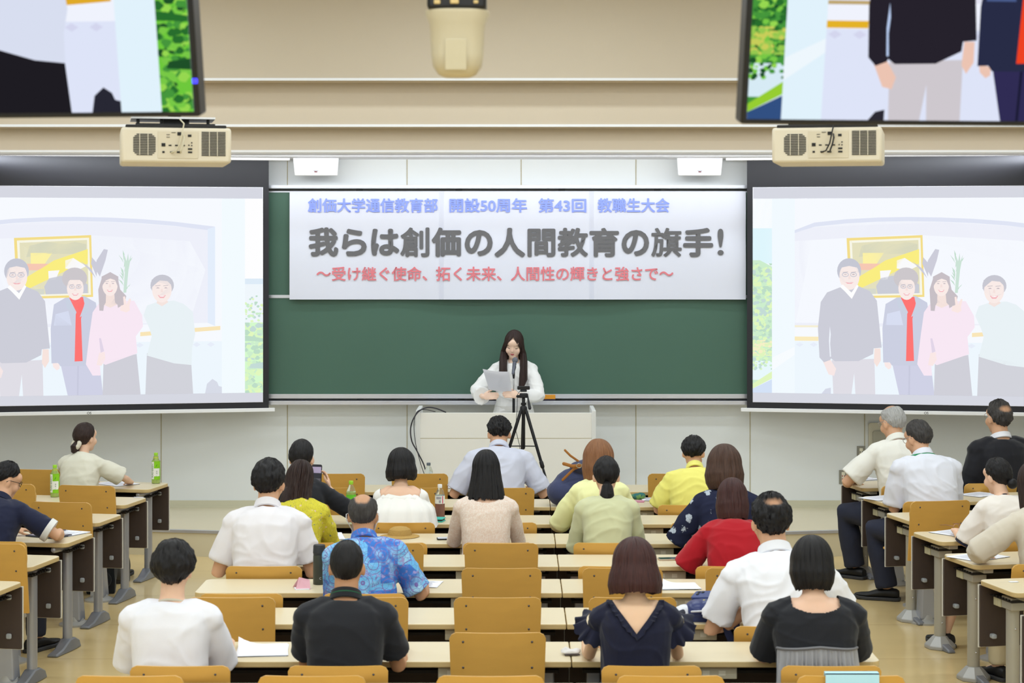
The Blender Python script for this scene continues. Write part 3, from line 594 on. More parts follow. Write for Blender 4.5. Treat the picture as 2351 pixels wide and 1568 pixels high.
cbk = thing('lectern_cables', 'black cables looping over the left end of the lectern', 'cable', (0, 16.45, 0))
CBL = mat('cable_dark', (52, 50, 58), .5)
def cpath(pts, r, name):
    m = MB(); q = [Vector((X(px, 16.45), dy, Z(py, 16.45))) for px, py, dy in pts]; out = []
    for i in range(len(q) - 1):
        p0, p1, p2, p3 = q[max(i - 1, 0)], q[i], q[i + 1], q[min(i + 2, len(q) - 1)]
        for k in range(8):
            t = k / 8; out.append(.5 * ((2 * p1) + (p2 - p0) * t + (2 * p0 - 5 * p1 + 4 * p2 - p3) * t * t + (3 * p1 - p0 - 3 * p2 + p3) * t ** 3))
    out.append(q[-1]); ob(name, m.tube(out, r, 8), CBL, cbk)
cpath([(1022, 949, .12), (1000, 940, .1), (980, 937, .06), (962, 944, .0), (949, 962, -.03), (943, 985, -.03), (946, 1012, -.03), (958, 1035, -.03), (973, 1065, -.03), (980, 1090, -.03)], .0055, 'thick_cable')
cpath([(998, 948, .12), (978, 942, .06), (962, 942, .0), (953, 955, -.02), (951, 985, -.02), (955, 1020, -.02), (965, 1060, -.02), (975, 1090, -.02)], .003, 'thin_cable')
# ------------------------------------------------------------------ desks
wood = mat('desk_laminate', (226, 211, 178), .32, .4, var=.03, vscale=9, stretch=(.4, 6, 6)); EDGE = mat('desk_edge', (206, 180, 128), .4, .4)
PANEL = mat('panel_brown', (74, 62, 56), .6, .3, var=.08, vscale=20, stretch=(1, 1, .2)); PWHITE = mat('panel_white', (235, 232, 222), .45)
LEGS = mat('leg_silver', (170, 172, 180), .35, .5, metal=.45); LEGC = mat('leg_warm_grey', (182, 178, 166), .4, .45, metal=.25); FOOT = mat('foot_grey', (128, 130, 136), .4, .45, metal=.2)
FOOTC = mat('foot_pale', (176, 175, 172), .4, .45, metal=.2); SHELF = mat('shelf_black', (34, 31, 30), .6); CLEAR = mat('clear_clip', (200, 205, 210), .15, .5, alpha=.55)
OUTL = mat('outlet_beige', (196, 188, 164), .5)
DH, DT, DD = .70, .027, .44
def outline(w_, h_, r, right):
    """table top outline: square at the butted end, rounded at the free end"""
    pts = []
    for sx_, sy_, a0 in ((1, 1, 0), (-1, 1, 90), (-1, -1, 180), (1, -1, 270)):
        if (sx_ > 0) == right: pts += [(sx_ * (w_ / 2 - r) + r * math.cos(R(a0 + 15 * k)), sy_ * (h_ / 2 - r) + r * math.sin(R(a0 + 15 * k))) for k in range(7)]
        else: pts.append((sx_ * w_ / 2, sy_ * h_ / 2))
    return pts
def desk(kind, L, loc, rz, label, group, side=1):
    """origin on the floor below the far edge, at the aisle end; runs along -x*side; +y is away from the viewer"""
    r = thing('lecture_desk', label, 'desk', loc, rz, group)
    sx = -side
    def xr(a, b): return sorted((sx * a, sx * b))
    a, b = xr(0, L)
    top = MB(); M_ = Matrix.Translation(((a + b) / 2, -DD / 2, 0)); 
    right = (side < 0) if kind == 'middle' else (side > 0)               # which end is free: the aisle end, or the end away from the seam
    top.prism(outline(b - a, DD, .045, right), DH - DT, DH, M_)
    t = ob('tabletop', top, [wood, EDGE], r, sm=False, bevel=.005)
    for p in t.data.polygons: p.material_index = 0 if p.normal.z > .5 else 1
    a, b = xr(0, L)
    p_ = MB(); p_.bx((a, -.03, .34), (b, -.012, .672)); ob('modesty_panel', p_, PANEL, r, sm=False, bevel=.003)
    wf = MB(); wf.bx((a - .004, -.012, .335), (b + .004, -.006, .675)); ob('panel_face', wf, PWHITE, r, sm=False)
    s = MB(); s.bx((a + .05, -.3, .62), (b - .05, -.04, .625))
    for k in range(7): s.bx((a + .05, -.3 + k * .035, .625), (b - .05, -.288 + k * .035, .633))
    ob('book_shelf', s, SHELF, r, sm=False)
    if kind == 'left':
        lg = MB(); x = sx * .10
        lg.tube([(x, -.40, DH - DT - .02), (x, -.2, DH - DT - .032), (x, -.04, DH - DT - .03)], .02, 12, flat=(1, 1)); lg.tube([(x, -.19, .05), (x, -.19, DH - .06)], .030, 16, ends=False)
        g = ob('leg', lg, LEGS, r)
        f = MB(); f.rings([[(x - .035, -.43, 0), (x + .035, -.43, 0), (x + .03, -.43, .018), (x - .03, -.43, .018)], [(x - .04, -.33, 0), (x + .04, -.33, 0), (x + .03, -.33, .03), (x - .03, -.33, .03)], [(x - .045, -.22, 0), (x + .045, -.22, 0), (x + .036, -.22, .075), (x - .036, -.22, .075)], [(x - .045, -.15, 0), (x + .045, -.15, 0), (x + .036, -.15, .075), (x - .036, -.15, .075)], [(x - .04, -.06, 0), (x + .04, -.06, 0), (x + .03, -.07, .045), (x - .03, -.07, .045)]])
        ob('foot', f, FOOT, g, bevel=.008)
        for z in (.62, .41): ob('panel_clip', MB().box((x + side * .035, -.04, z), (.03, .02, .03)), CLEAR, r, bevel=.008)
        x = sx * (L - .12); l2 = MB(); l2.tube([(x, -.19, .0), (x, -.19, DH - DT)], .03, 14, ends=False); ob('leg', l2, LEGS, r)
    if kind == 'right':
        x = sx * .105; lg = MB(); lg.tube([(x, -.2, .06), (x, -.2, DH - .1)], .036, 20, ends=False); g = ob('leg', lg, LEGC, r)
        bk = MB(); bk.bx((x - .045, -.28, DH - .125), (x + .045, -.16, DH - .06)); bk.bx((x - .03, -.40, DH - .055), (x + .03, -.1, DH - DT)); ob('bracket', bk, LEGC, r, bevel=.004)
        pd = MB()
        for q in (0, 1): pd.bx((x - .04 + q * .0, -.135 + q * .045, DH - .13), (x + .035, -.095 + q * .045, DH - .075))
        ob('end_block', pd, mat('ivory_plastic', (206, 200, 168), .5), r, bevel=.004)
        ft = MB(); ft.rings([[(x + math.cos(t) * q, -.2 + math.sin(t) * q * 1.15, z) for t in [2 * math.pi * k / 8 + .39 for k in range(8)]] for q, z in ((.095, 0), (.095, .022), (.045, .075), (.04, .078))]); g2 = ob('foot', ft, FOOTC, g, sm=False, bevel=.006)
        tb = MB(); tb.rings([[(x - .03, -.28, 0), (x + .03, -.28, 0), (x + .028, -.26, .045), (x - .028, -.26, .045)], [(x - .026, -.38, 0), (x + .026, -.38, 0), (x + .02, -.375, .02), (x - .02, -.375, .02)]]); ob('foot_toe', tb, FOOT, g, bevel=.008)
        for z in (.16, .47): ob('bolt', MB().ell((x, -.237, z), (.006, .004, .006), nu=8, nv=6), CHR, g)
        cl = MB(); cl.box((x + side * .04, -.05, .40), (.03, .04, .026)); ob('panel_clip', cl, CLEAR, r, bevel=.008)
        x = sx * (L - .12); l2 = MB(); l2.tube([(x, -.2, 0), (x, -.2, DH - DT)], .036, 16, ends=False); ob('leg', l2, LEGC, r)
    if kind == 'middle':
        for x in (sx * .10, sx * (L - .06)):
            lg = MB(); lg.bx((x - .03, -.23, .02), (x + .03, -.17, DH - DT)); g = ob('leg', lg, LEGS, r, sm=False, bevel=.006)
            f = MB(); f.bx((x - .04, -.41, 0), (x + .04, -.03, .035)); ob('foot', f, FOOT, g, sm=False, bevel=.012)
        for q in ((.45, .30) if L > 1.5 else (.75,)):
            x = sx * (L - q) if side < 0 else sx * q
            ot = MB(); ot.bx((x - .13, -.40, .615), (x + .13, -.33, .665)); oo = ob('outlet_strip', ot, OUTL, r, sm=False, bevel=.004)
            for k in range(3): ob('outlet', MB().bx((x - .09 + k * .07, -.4015, .63), (x - .06 + k * .07, -.40, .652)), mat('outlet_face', (222, 216, 196), .5), oo, sm=False)
    return r
ORD = ['frontmost', 'second', 'third', 'fourth', 'fifth', 'sixth', 'seventh', 'eighth', 'nearest']
def nth(n, tot=9): return ORD[n - 1] if n < 9 else 'nearest'
def far_c(n): return 15.13 - .864 * (n - 1)                     # far edge of middle row n
def near_c(n): return far_c(n) - DD
AL, AR = R(-10), R(12)                                            # the side blocks are fanned towards the board
def corner(side, n):
    return Vector((-2.65, 15.26 - .907 * (n - 1), 0)) if side < 0 else Vector((2.508, 15.33 - .908 * (n - 1), 0))
# first of each kind is built, the others are copies
first = {}
def place_desk(key, kind, L, loc, rz, label, group, side):
    if key in first: return dup(first[key], loc, rz, label, group)
    first[key] = desk(kind, L, loc, rz, label, group, side); return first[key]
for n in range(1, 10):
    place_desk('ml', 'middle', 1.918, (.243, far_c(n), 0), 0, 'long beige three-seat desk, %s row from the front, left part of the middle block' % nth(n), 'three-seat desks of the middle block', 1)
    place_desk('mr', 'middle', 1.34, (.247, far_c(n), 0), 0, 'shorter beige two-seat desk, %s row from the front, right part of the middle block' % nth(n), 'two-seat desks of the middle block', -1)
for n in range(1, 7):
    place_desk('l', 'left', 1.95, corner(-1, n), AL, 'beige desk with a slim grey leg, %s from the front in the left block' % ORD[n - 1], 'desks of the left block', 1)
for n in range(1, 8):
    place_desk('r', 'right', 1.95, corner(1, n), AR, 'beige desk on a round grey column, %s from the front in the right block' % ORD[n - 1], 'desks of the right block', -1)

# ------------------------------------------------------------------ plywood chairs
PLY = mat('chair_plywood', (213, 164, 80), .34, .45, var=.07, vscale=7, stretch=(1, 1, 3)); RED = mat('seat_red', (136, 36, 40), .8)
def chair(loc, rz, label, group, folded=False):
    """origin on the floor below the top edge of the backrest; +y towards the desk; the backrest's top stands at z = .845"""
    r = thing('lecture_chair', label, 'chair', loc, rz, group)
    m = MB(); pts = rrect(.417, .40, .035, 6); n = len(pts)
    # curved plywood sheet: a grid bent about a vertical axis
    N = 14; vs = []; fs = []
    def sheet(y_off):
        out = []
        for j in range(N + 1):
            for i in range(N + 1):
                u, v = i / N * 2 - 1, j / N; hw = .2085 * (1 - .0 * v); 
                z = .445 + .40 * v; x = u * (hw - .012 * (1 - v))
                e = .035; dx, dz = abs(x) - (hw - e), z - (.845 - e)
                if dx > 0 and dz > 0:
                    q = math.hypot(dx, dz)
                    if q > e: x = math.copysign(hw - e + dx / q * e, x); z = .845 - e + dz / q * e
                y = .022 * (x / .2) ** 2 + y_off + (.845 - z) * .20; out.append((x, y, z))
        return out
    A, B = sheet(0), sheet(.014); N1 = (N + 1) ** 2; vs = A + B
    for j in range(N):
        for i in range(N):
            a = j * (N + 1) + i; q = (a, a + 1, a + N + 2, a + N + 1); fs.append(q[::-1]); fs.append(tuple(k + N1 for k in q))
    for i in range(N):
        for a, b in ((i, i + 1), ((N) * (N + 1) + i + 1, N * (N + 1) + i), ((i + 1) * (N + 1), i * (N + 1)), (i * (N + 1) + N, (i + 1) * (N + 1) + N)): fs.append((a, b, b + N1, a + N1))
    m.add(vs, fs); br = ob('backrest', m, PLY, r, angle=50)
    for x in (-.148, .148):
        for z in (.805 - .0, .69): ob('bolt', MB().ell((x, .022 * (x / .2) ** 2 + (.845 - z) * .2 - .001, z), (.0052, .003, .0052), nu=10, nv=6), mat('bolt_dark', (84, 84, 92), .3, .5, metal=.8), br)
    FM = Matrix.Translation((0, .085, .43)) @ Matrix.Rotation(R(78), 4, 'X') @ Matrix.Translation((0, -.08, -.425)) if folded else None
    s = MB(); s.prism(rrect(.34 if folded else .40, .38, .06, 6, cy=.27), .425, .44, FM); ob('seat', s, PLY, r, bevel=.005)
    cu = MB(); cu.prism(rrect(.30 if folded else .36, .34, .05, 6, cy=.27), .44, .462, FM); ob('cushion', cu, RED, r, bevel=.008)
    a = MB()
    for x in (-.148, .148): a.tube([(x, .056, .76), (x, .118, .50), (x, .16, .42), (x * .5, .27, .40)], .011, 8)
    ob('frame', a, LEGS, r)
    st = MB(); st.rings([[(x, y + .27, z) for x, y in ((-a_, -b_), (a_, -b_), (a_, b_), (-a_, b_))] for a_, b_, z in ((.055, .05, .03), (.045, .04, .2), (.03, .03, .42))]); ps = ob('pedestal', st, LEGS, r, sm=False, bevel=.012)
    fb = MB(); fb.lathe([(0, 0), (.105, 0), (.105, .012), (.06, .03), (.05, .06)], (0, .27, 0), 24); ob('pedestal_base', fb, FOOTC, ps)
    return r
chair0 = {}
def put_chair(x, y, rz, zt, label, group):
    z = zt - .845
    k = zt > .8                                                     # an empty seat springs up against the backrest
    if k not in chair0: chair0[k] = o = chair((x, y, 0), rz, label, group, k)
    else: o = dup(chair0[k], (x, y, 0), rz, label, group); o.scale = (1, 1, 1)
    return o
SEATN = ['leftmost', 'second', 'middle', 'fourth', 'rightmost']
# (row, seat, x, 0 = empty and folded up to the desk / 1 = pulled back, label tail)
CH = [(1, 1, -1.31, 0), (1, 2, -.70, 0), (1, 5, 1.18, 0), (2, 1, -1.31, 0), (2, 2, -.70, 0), (2, 3, -.075, 0), (2, 5, 1.17, 1), (1, 3, -.12, 1),
      (3, 1, -1.36, 1), (3, 2, -.715, 1), (3, 3, -.07, 1), (3, 4, .56, 1), (3, 5, 1.19, 1), (4, 1, -1.25, 1), (4, 2, -.725, 1), (4, 3, -.1, 1), (4, 4, .55, 1), (4, 5, 1.2, 1),
      (5, 1, -1.37, 1), (5, 3, -.078, 0), (5, 4, .55, 1), (5, 5, 1.19, 1), (5, 2, -.72, 0), (6, 1, -1.373, 1), (6, 2, -.757, 1), (6, 3, -.071, 0), (6, 4, .555, 0), (6, 5, 1.19, 0),
      (7, 1, -1.343, 0), (7, 2, -.713, 0), (7, 3, -.084, 0), (7, 4, .555, 0), (7, 5, 1.21, 1), (8, 1, -1.39, 1), (8, 2, -.735, 1), (8, 3, -.076, 0), (8, 4, .565, 1), (8, 5, 1.31, 1),
      (9, 1, -1.49, 0), (9, 2, -.786, 0), (9, 3, -.097, 0), (9, 4, .60, 0), (9, 5, 1.297, 0)]
def chair_y(n, pulled): return near_c(n) - (.42 if pulled else .12)
for n, s, x, pulled in CH:
    zt = .765 if pulled else .845
    o = put_chair(x, chair_y(n, pulled), 0, zt, 'plywood chair, %s seat of the %s row from the front in the middle block' % (SEATN[s - 1], nth(n)), 'plywood chairs of the middle block')
    if pulled: o.scale = (1, 1, zt / .845)
def block_point(side, n, t, back):
    """point t metres from the aisle end and back metres behind the far edge of a side-block desk"""
    a = AL if side < 0 else AR; u = Vector((math.cos(a) * side, math.sin(a) * side, 0)); w_ = Vector((-math.sin(a), math.cos(a), 0))
    return corner(side, n) + u * t - w_ * back
for side, n, t, pulled, pos in ((-1, 1, .86, 0, 'second seat'), (-1, 2, .25, 0, 'aisle seat'), (-1, 3, .22, 0, 'aisle seat'), (-1, 4, .3, 1, 'aisle seat'), (-1, 5, .2, 0, 'aisle seat'), (-1, 5, .79, 0, 'second seat'), (-1, 2, .84, 0, 'second seat'),
                           (1, 1, .2, 1, 'aisle seat'), (1, 2, .18, 1, 'aisle seat'), (1, 3, .17, 0, 'aisle seat'), (1, 4, .3, 1, 'aisle seat'), (1, 5, .25, 1, 'aisle seat'), (1, 1, .85, 1, 'second seat'), (1, 3, .80, 0, 'second seat')):
    p = block_point(side, n, t, DD + (.42 if pulled else .12)); zt = .765 if pulled else .845
    o = put_chair(p.x, p.y, AL if side < 0 else AR, zt, 'plywood chair, %s behind the %s desk of the %s block' % (pos, ORD[n - 1], 'left' if side < 0 else 'right'), 'plywood chairs of the %s block' % ('left' if side < 0 else 'right'))
    if pulled: o.scale = (1, 1, zt / .845)
# ------------------------------------------------------------------ people
def smst(x, a, b): t = min(1, max(0, (x - a) / (b - a))); return t * t * (3 - 2 * t)
def lerp_tab(t, tab):
    if t <= tab[0][0]: return tab[0][1]
    for (a, x), (b, y) in zip(tab, tab[1:]):
        if t <= b: return x + (y - x) * (t - a) / (b - a)
    return tab[-1][1]
class Pose: pass
def pose_of(sp, s):
    """joint positions in the person's own frame (origin on the floor below the hips, +y forward)"""
    q = Pose(); f = sp.get('female', False); q.s = s; q.f = f; stand = sp.get('stand', False)
    pz = sp.get('pz', .53); q.pel = Vector((0, 0, pz)); L = .50 * s; lean, bend, side = R(sp.get('lean', 14)), R(sp.get('bend', 14)), R(sp.get('side', 0)); tw = R(sp.get('twist', 0))
    pts = []; tan = []; p = q.pel.copy(); N = 12
    for i in range(N + 1):
        a = lean * min(1, .4 + i / N) + bend * (i / N) ** 1.5; t = Vector((math.sin(side) * math.cos(a), math.sin(a), math.cos(a) * math.cos(side))); pts.append(p.copy()); tan.append(t); p = p + t * L / N
    q.sp, q.tan, q.L = pts, tan, L
    q.twist = Matrix.Rotation(tw, 3, 'Z'); q.right = q.twist @ Vector((math.cos(side), 0, -math.sin(side)))
    q.c7 = pts[-1]; an = lean + bend * .9 + R(sp.get('neck', 0)); nd = Vector((math.sin(side) + math.sin(R(sp.get('nside', 0))), math.sin(an), math.cos(an))).normalized()
    q.hs = s * sp.get('hk', 1.0); q.neckdir = nd
    q.H0 = q.c7 + nd * (.165 * s) + Vector((0, .012, 0)) * s
    q.HM = Matrix.Translation(q.H0) @ Matrix.Rotation(R(sp.get('hyaw', 0)), 4, 'Z') @ Matrix.Rotation(-R(sp.get('hpitch', 10)), 4, 'X') @ Matrix.Rotation(R(sp.get('hroll', 0)), 4, 'Y')
    sw = (.155 if f else .18) * s * sp.get('wide', 1); up = pts[-1] - tan[-1] * .07 * s
    q.sh = [up - q.right * sw, up + q.right * sw]; q.arm = []
    ua, fa = (.27 if f else .29) * s, (.235 if f else .255) * s
    for k, sd in enumerate((-1, 1)):
        S = q.sh[k]; T = Vector(sp.get('hands', ((-.13, .40, .735), (.13, .40, .735)))[k]); d = T - S; l = min(d.length, (ua + fa) * .985); dn = d.normalized()
        pole = Vector(sp.get('poles', ((-.10, -.7, -.65), (.10, -.7, -.65)))[k]); pole = (pole - dn * pole.dot(dn)).normalized()
        a = (ua * ua - fa * fa + l * l) / (2 * l); h = math.sqrt(max(0, ua * ua - a * a)); E_ = S + dn * a + pole * h; q.arm.append((S, E_, S + dn * l))
    q.legs = []
    for sd in (-1, 1):
        if stand: q.legs.append((Vector((sd * .085, 0, pz - .04)), Vector((sd * .09, .02, pz * .5)), Vector((sd * .09, -.02, .08))))
        else:
            kx, ky = sp['knees'][0 if sd < 0 else 1] if 'knees' in sp else (sd * .12, .42); fx = sp.get('foot', ((-.13, .40), (.13, .40)))[0 if sd < 0 else 1]; q.legs.append((Vector((sd * .095, .02, pz - .02)), Vector((kx, ky, .495)), Vector((fx[0], fx[1], .09))))
    return q
HEADTOP = .110
def torso_rings(q, g, m=24, top=True):
    f = q.f; s = q.s
    tab = [(-.10, .165, .11), (-.06, .18, .125), (.0, .178, .122), (.15, .152, .105), (.28, .158, .108), (.38, .172, .112), (.44, .168, .10), (.475, .13, .085), (.50, .075, .068), (.525, .058, .06)]
    if f: tab = [(-.10, .17, .11), (-.06, .182, .122), (.0, .175, .116), (.15, .135, .094), (.28, .142, .10), (.38, .152, .102), (.44, .145, .09), (.475, .105, .075), (.50, .062, .058), (.525, .05, .052)]
    rings = []
    for h, rx, ry in tab:
        h_ = h * s; i = min(12, max(0, h_ / q.L * 12)); i0 = int(min(11, i)); fr = i - i0; p = q.sp[i0].lerp(q.sp[i0 + 1], fr); t = q.tan[i0]
        if h < 0: p = q.pel + Vector((0, 0, h_)); t = Vector((0, 0, 1))
        if h > .5: p = q.c7 + q.neckdir * (h - .5) * s
        rt = Vector((1, 0, 0)).lerp(q.right, min(1, max(0, h / .3))); rt = (rt - t * rt.dot(t)).normalized(); fw = t.cross(rt); e = .82
        wx = rx * s * q.wide + (g if h < .47 else g * .8); wy = ry * s * q.deep + g
        rings.append([p + rt * wx * math.copysign(abs(math.cos(a)) ** e, math.cos(a)) + fw * wy * math.copysign(abs(math.sin(a)) ** e, math.sin(a)) for a in [2 * math.pi * k / m for k in range(m)]])
    return rings
def hand(m, wrist, fdir, sd, s, curl=.5, up=Vector((0, 0, 1)), spread=.0):
    """palm, four unequal fingers bent at the knuckles, a thumb from the side of the palm"""
    fdir = fdir.normalized(); n = (up - fdir * up.dot(fdir)).normalized(); x = fdir.cross(n) * 1.0      # x: towards the person's right when fdir is forward
    M_ = Matrix((x, fdir, n)).transposed(); pc = wrist + fdir * .045 * s
    m.ell(pc, (.038 * s, .05 * s, .016 * s), M_, 14, 9)
    for k, (o, ln) in enumerate(((-.029, .072), (-.0095, .082), (.0105, .076), (.029, .060))):
        o *= -sd * -1 * s; b = wrist + fdir * .085 * s + x * o; d = fdir; pts = [b - fdir * .02 * s]; a = 0
        for j in range(3):
            pts.append(b.copy()); a += curl * (.55, .8, .6)[j]; d = (fdir * math.cos(a) - n * math.sin(a) + x * (k - 1.5) * spread * sd); b = b + d * ln * s * (.45, .32, .25)[j]
        pts.append(b); m.tube(pts, [.0092 * s, .0096 * s, .009 * s, .0082 * s, .007 * s], 8)
    t0 = wrist + fdir * .02 * s - x * sd * .026 * s; td = (fdir * .75 - x * sd * .62 - n * .35).normalized(); t1 = t0 + td * .035 * s; t2 = t1 + (td * .8 + fdir * .3 - n * .2).normalized() * .028 * s
    m.tube([t0, t1, t2, t2 + (td * .4 + fdir * .6).normalized() * .022 * s], [.0125 * s, .0115 * s, .010 * s, .008 * s], 8)
def body_mesh(sp, q, vox):
    m = MB(); s = q.s; hs = q.hs; f = q.f
    m.rings(torso_rings(q, 0))
    for k, sd in enumerate((-1, 1)):
        S, E_, W = q.arm[k]; r = (.82 if f else 1) * s
        m.ell(S, (.052 * r, .052 * r, .052 * r)); m.tube([q.c7 - q.tan[-1] * .03 * s, q.c7.lerp(S, .55) + q.tan[-1] * .012 * s, S], [.05 * r, .05 * r, .05 * r], 10)
        m.tube([S, S.lerp(E_, .4), E_, E_.lerp(W, .3), E_.lerp(W, .8), W], [.046 * r, .043 * r, .037 * r, .04 * r, .029 * r, .026 * r], 12)
        hd = sp.get('hdir', (None, None))[k]; hd = Vector(hd) if hd else ((W - E_).normalized() * .6 + Vector((-sd * .45, .5, 0)) + Vector((0, 0, -.1)))
        hu = sp.get('hup', (None, None))[k]; hand(m, W, hd, sd, s * (.9 if f else 1), sp.get('curl', .55), Vector(hu) if hu else Vector((0, 0, 1)))
        a, b, c = q.legs[k]; m.tube([a, a.lerp(b, .5), b, b.lerp(c, .35), c], [.075, .066, .05, .046, .03], 12)
        m.tube([c, c + Vector((0, .05, -.045)), c + Vector((0, .14, -.06))], [.034, .035, .026], 10)
    nr = (.047 if f else .057) * s * sp.get('nk', 1)
    m.tube([q.c7 - q.neckdir * .03 * s, q.c7 + q.neckdir * .06 * s, q.H0 - q.neckdir * .03 * s], [nr * 1.12, nr, nr], 14)
    HM = q.HM; R3 = HM.to_3x3()
    def hp(x, y, z): return HM @ (Vector((x, y, z)) * hs)
    def he(c, r): m.ell(hp(*c), [a * hs for a in r], R3, 20, 14)
    he((0, -.012, .012), (.074, .092, .098)); he((0, .028, -.03), (.063, .062, .086)); he((0, .05, -.088), (.034, .034, .032))
    he((0, .089, -.028), (.011, .014, .012)); m.tube([hp(0, .084, .012), hp(0, .098, -.026)], [.008 * hs, .010 * hs], 8)
    he((0, .075, -.062), (.022, .014, .013)); he((0, .058, .035), (.056, .036, .04)); 
    for sd in (-1, 1):
        he((sd * .04, .06, -.035), (.024, .024, .03))
        Me = R3 @ Matrix.Rotation(R(-24) * sd, 3, 'Z'); m.ell(hp(sd * .079, -.008, -.018), (.0075 * hs, .019 * hs, .031 * hs), Me, 12, 8); m.ell(hp(sd * .076, .002, -.026), (.009 * hs, .011 * hs, .02 * hs), Me, 10, 8)
    return remesh(m, vox, 2)
def spine_y(q, z):
    for a, b in zip(q.sp, q.sp[1:]):
        if a.z <= z <= b.z: return a.y + (b.y - a.y) * (z - a.z) / max(1e-6, b.z - a.z)
    return q.sp[0].y if z < q.sp[0].z else q.sp[-1].y
def collar(q, col_r, h, tilt=12, drop=.0, flare=1.12, gap=0):
    """a stand-and-fall shirt collar: a closed band round the neck"""
    s = q.s; n = q.neckdir; c = q.c7 + n * (.012 + drop) * s; rt = (q.right - n * q.right.dot(n)).normalized(); fw = n.cross(rt); m = MB(); rings = []
    prof = [(col_r, 0), (col_r * .98, h), (col_r * 1.05, h * 1.06), (col_r * flare + .006, -.004), (col_r * flare, -.010), (col_r, -.004)]
    for k in range(36):
        a = 2 * math.pi * k / 36; up = n - fw * (.35 * math.sin(a)) * 0
        rings.append([c + (rt * math.cos(a) + fw * math.sin(a) * 1.04) * r * s + n * (z - .022 * math.sin(a) - .004) * s for r, z in prof])
    rings.append(rings[0]); m.rings(rings, cap=False); return m
def shirt_mesh(sp, q, vox, seed):
    m = MB(); k_ = sp['shirt']; s = q.s; g = k_.get('g', .014); f = q.f
    tr = torso_rings(q, g)
    m.rings(tr[:-1] if not k_.get('high') else tr)
    sl = k_.get('sleeve', .62); slw = k_.get('slw', 1.0)
    for k, sd in enumerate((-1, 1)):
        S, E_, W = q.arm[k]; r = (.86 if f else 1) * s
        m.ell(S, ((.046 * r + g * .9),) * 3); m.tube([q.c7 - q.tan[-1] * .035 * s, q.c7.lerp(S, .55) + q.tan[-1] * .008 * s, S], [.048 * r + g * .7, .05 * r + g * .7, .05 * r + g], 10)
        if sl <= 0: continue
        L1 = (E_ - S).length; e = sl * L1; r0 = .045 * r + g; pts = [S]; rad = [r0 * .92]
        if sl <= 1.0:
            d = (E_ - S).normalized(); pts += [S + d * e * .5, S + d * e * .8, S + d * e]; rad += [r0 * 1.02 * slw, r0 * 1.04 * slw, r0 * 1.08 * slw]
        else:
            e2 = (sl - 1); pts += [S.lerp(E_, .5), E_, E_.lerp(W, e2 * .35), E_.lerp(W, e2 * .75), E_.lerp(W, e2)]; rad += [r0 * slw, r0 * .93 * slw, r0 * .9 * slw, r0 * .74 * slw, r0 * k_.get('cuff', .62) * slw]
        m.tube(pts, rad, 16, ends=False)
    if k_.get('extra'): k_['extra'](m, q)
    return remesh(m, vox, k_.get('it', 4), k_.get('fold', .010), seed, k_.get('cut', lambda q: None)(q))
def trousers_mesh(sp, q):
    m = MB(); tr = torso_rings(q, .006)[0:3]; m.rings(tr)
    hem = sp.get('hem', 1.0); lw = sp.get('lw', 1)
    for a, b, c in q.legs: m.tube([a, a.lerp(b, .5), b, b.lerp(c, .4), b.lerp(c, hem)], [.092, .086 * lw, .07 * lw, .068 * lw, .062 * lw * sp.get('flare', 1)], 14, ends=False)
    m.ell(q.pel + Vector((0, 0, -.03)), (.16, .12, .07)); return remesh(m, .012, 3, .006, 3)
def shoe_mesh(c, fdir, size=1):
    m = MB(); rings = []; yv = Vector((math.sin(fdir), math.cos(fdir), 0)); xv = Vector((yv.y, -yv.x, 0)); b = Vector((c.x, c.y, 0))
    for y, w_, h, lift in ((-.075, .028, .075, .0), (-.06, .036, .085, 0), (0, .038, .09, 0), (.06, .042, .075, 0), (.12, .047, .052, 0), (.17, .042, .042, .004), (.2, .025, .03, .01)):
        rings.append([b + yv * y * size + xv * w_ * math.copysign(abs(math.cos(t)) ** .7, math.cos(t)) * size + Vector((0, 0, lift + .018 + (h - .018) / 2 + (h - .018) / 2 * math.sin(t))) for t in [2 * math.pi * k / 14 for k in range(14)]])
    m.rings(rings); so = MB(); r2 = []
    for y, w_, lift in ((-.085, .03, 0), (-.06, .041, 0), (0, .042, 0), (.06, .046, 0), (.12, .051, 0), (.175, .045, .004), (.21, .024, .01)):
        r2.append([b + yv * y * size + xv * w_ * sx * size + Vector((0, 0, lift + z)) for sx, z in ((-1, 0), (1, 0), (1, .024), (-1, .024))])
    so.rings(r2); return m, so
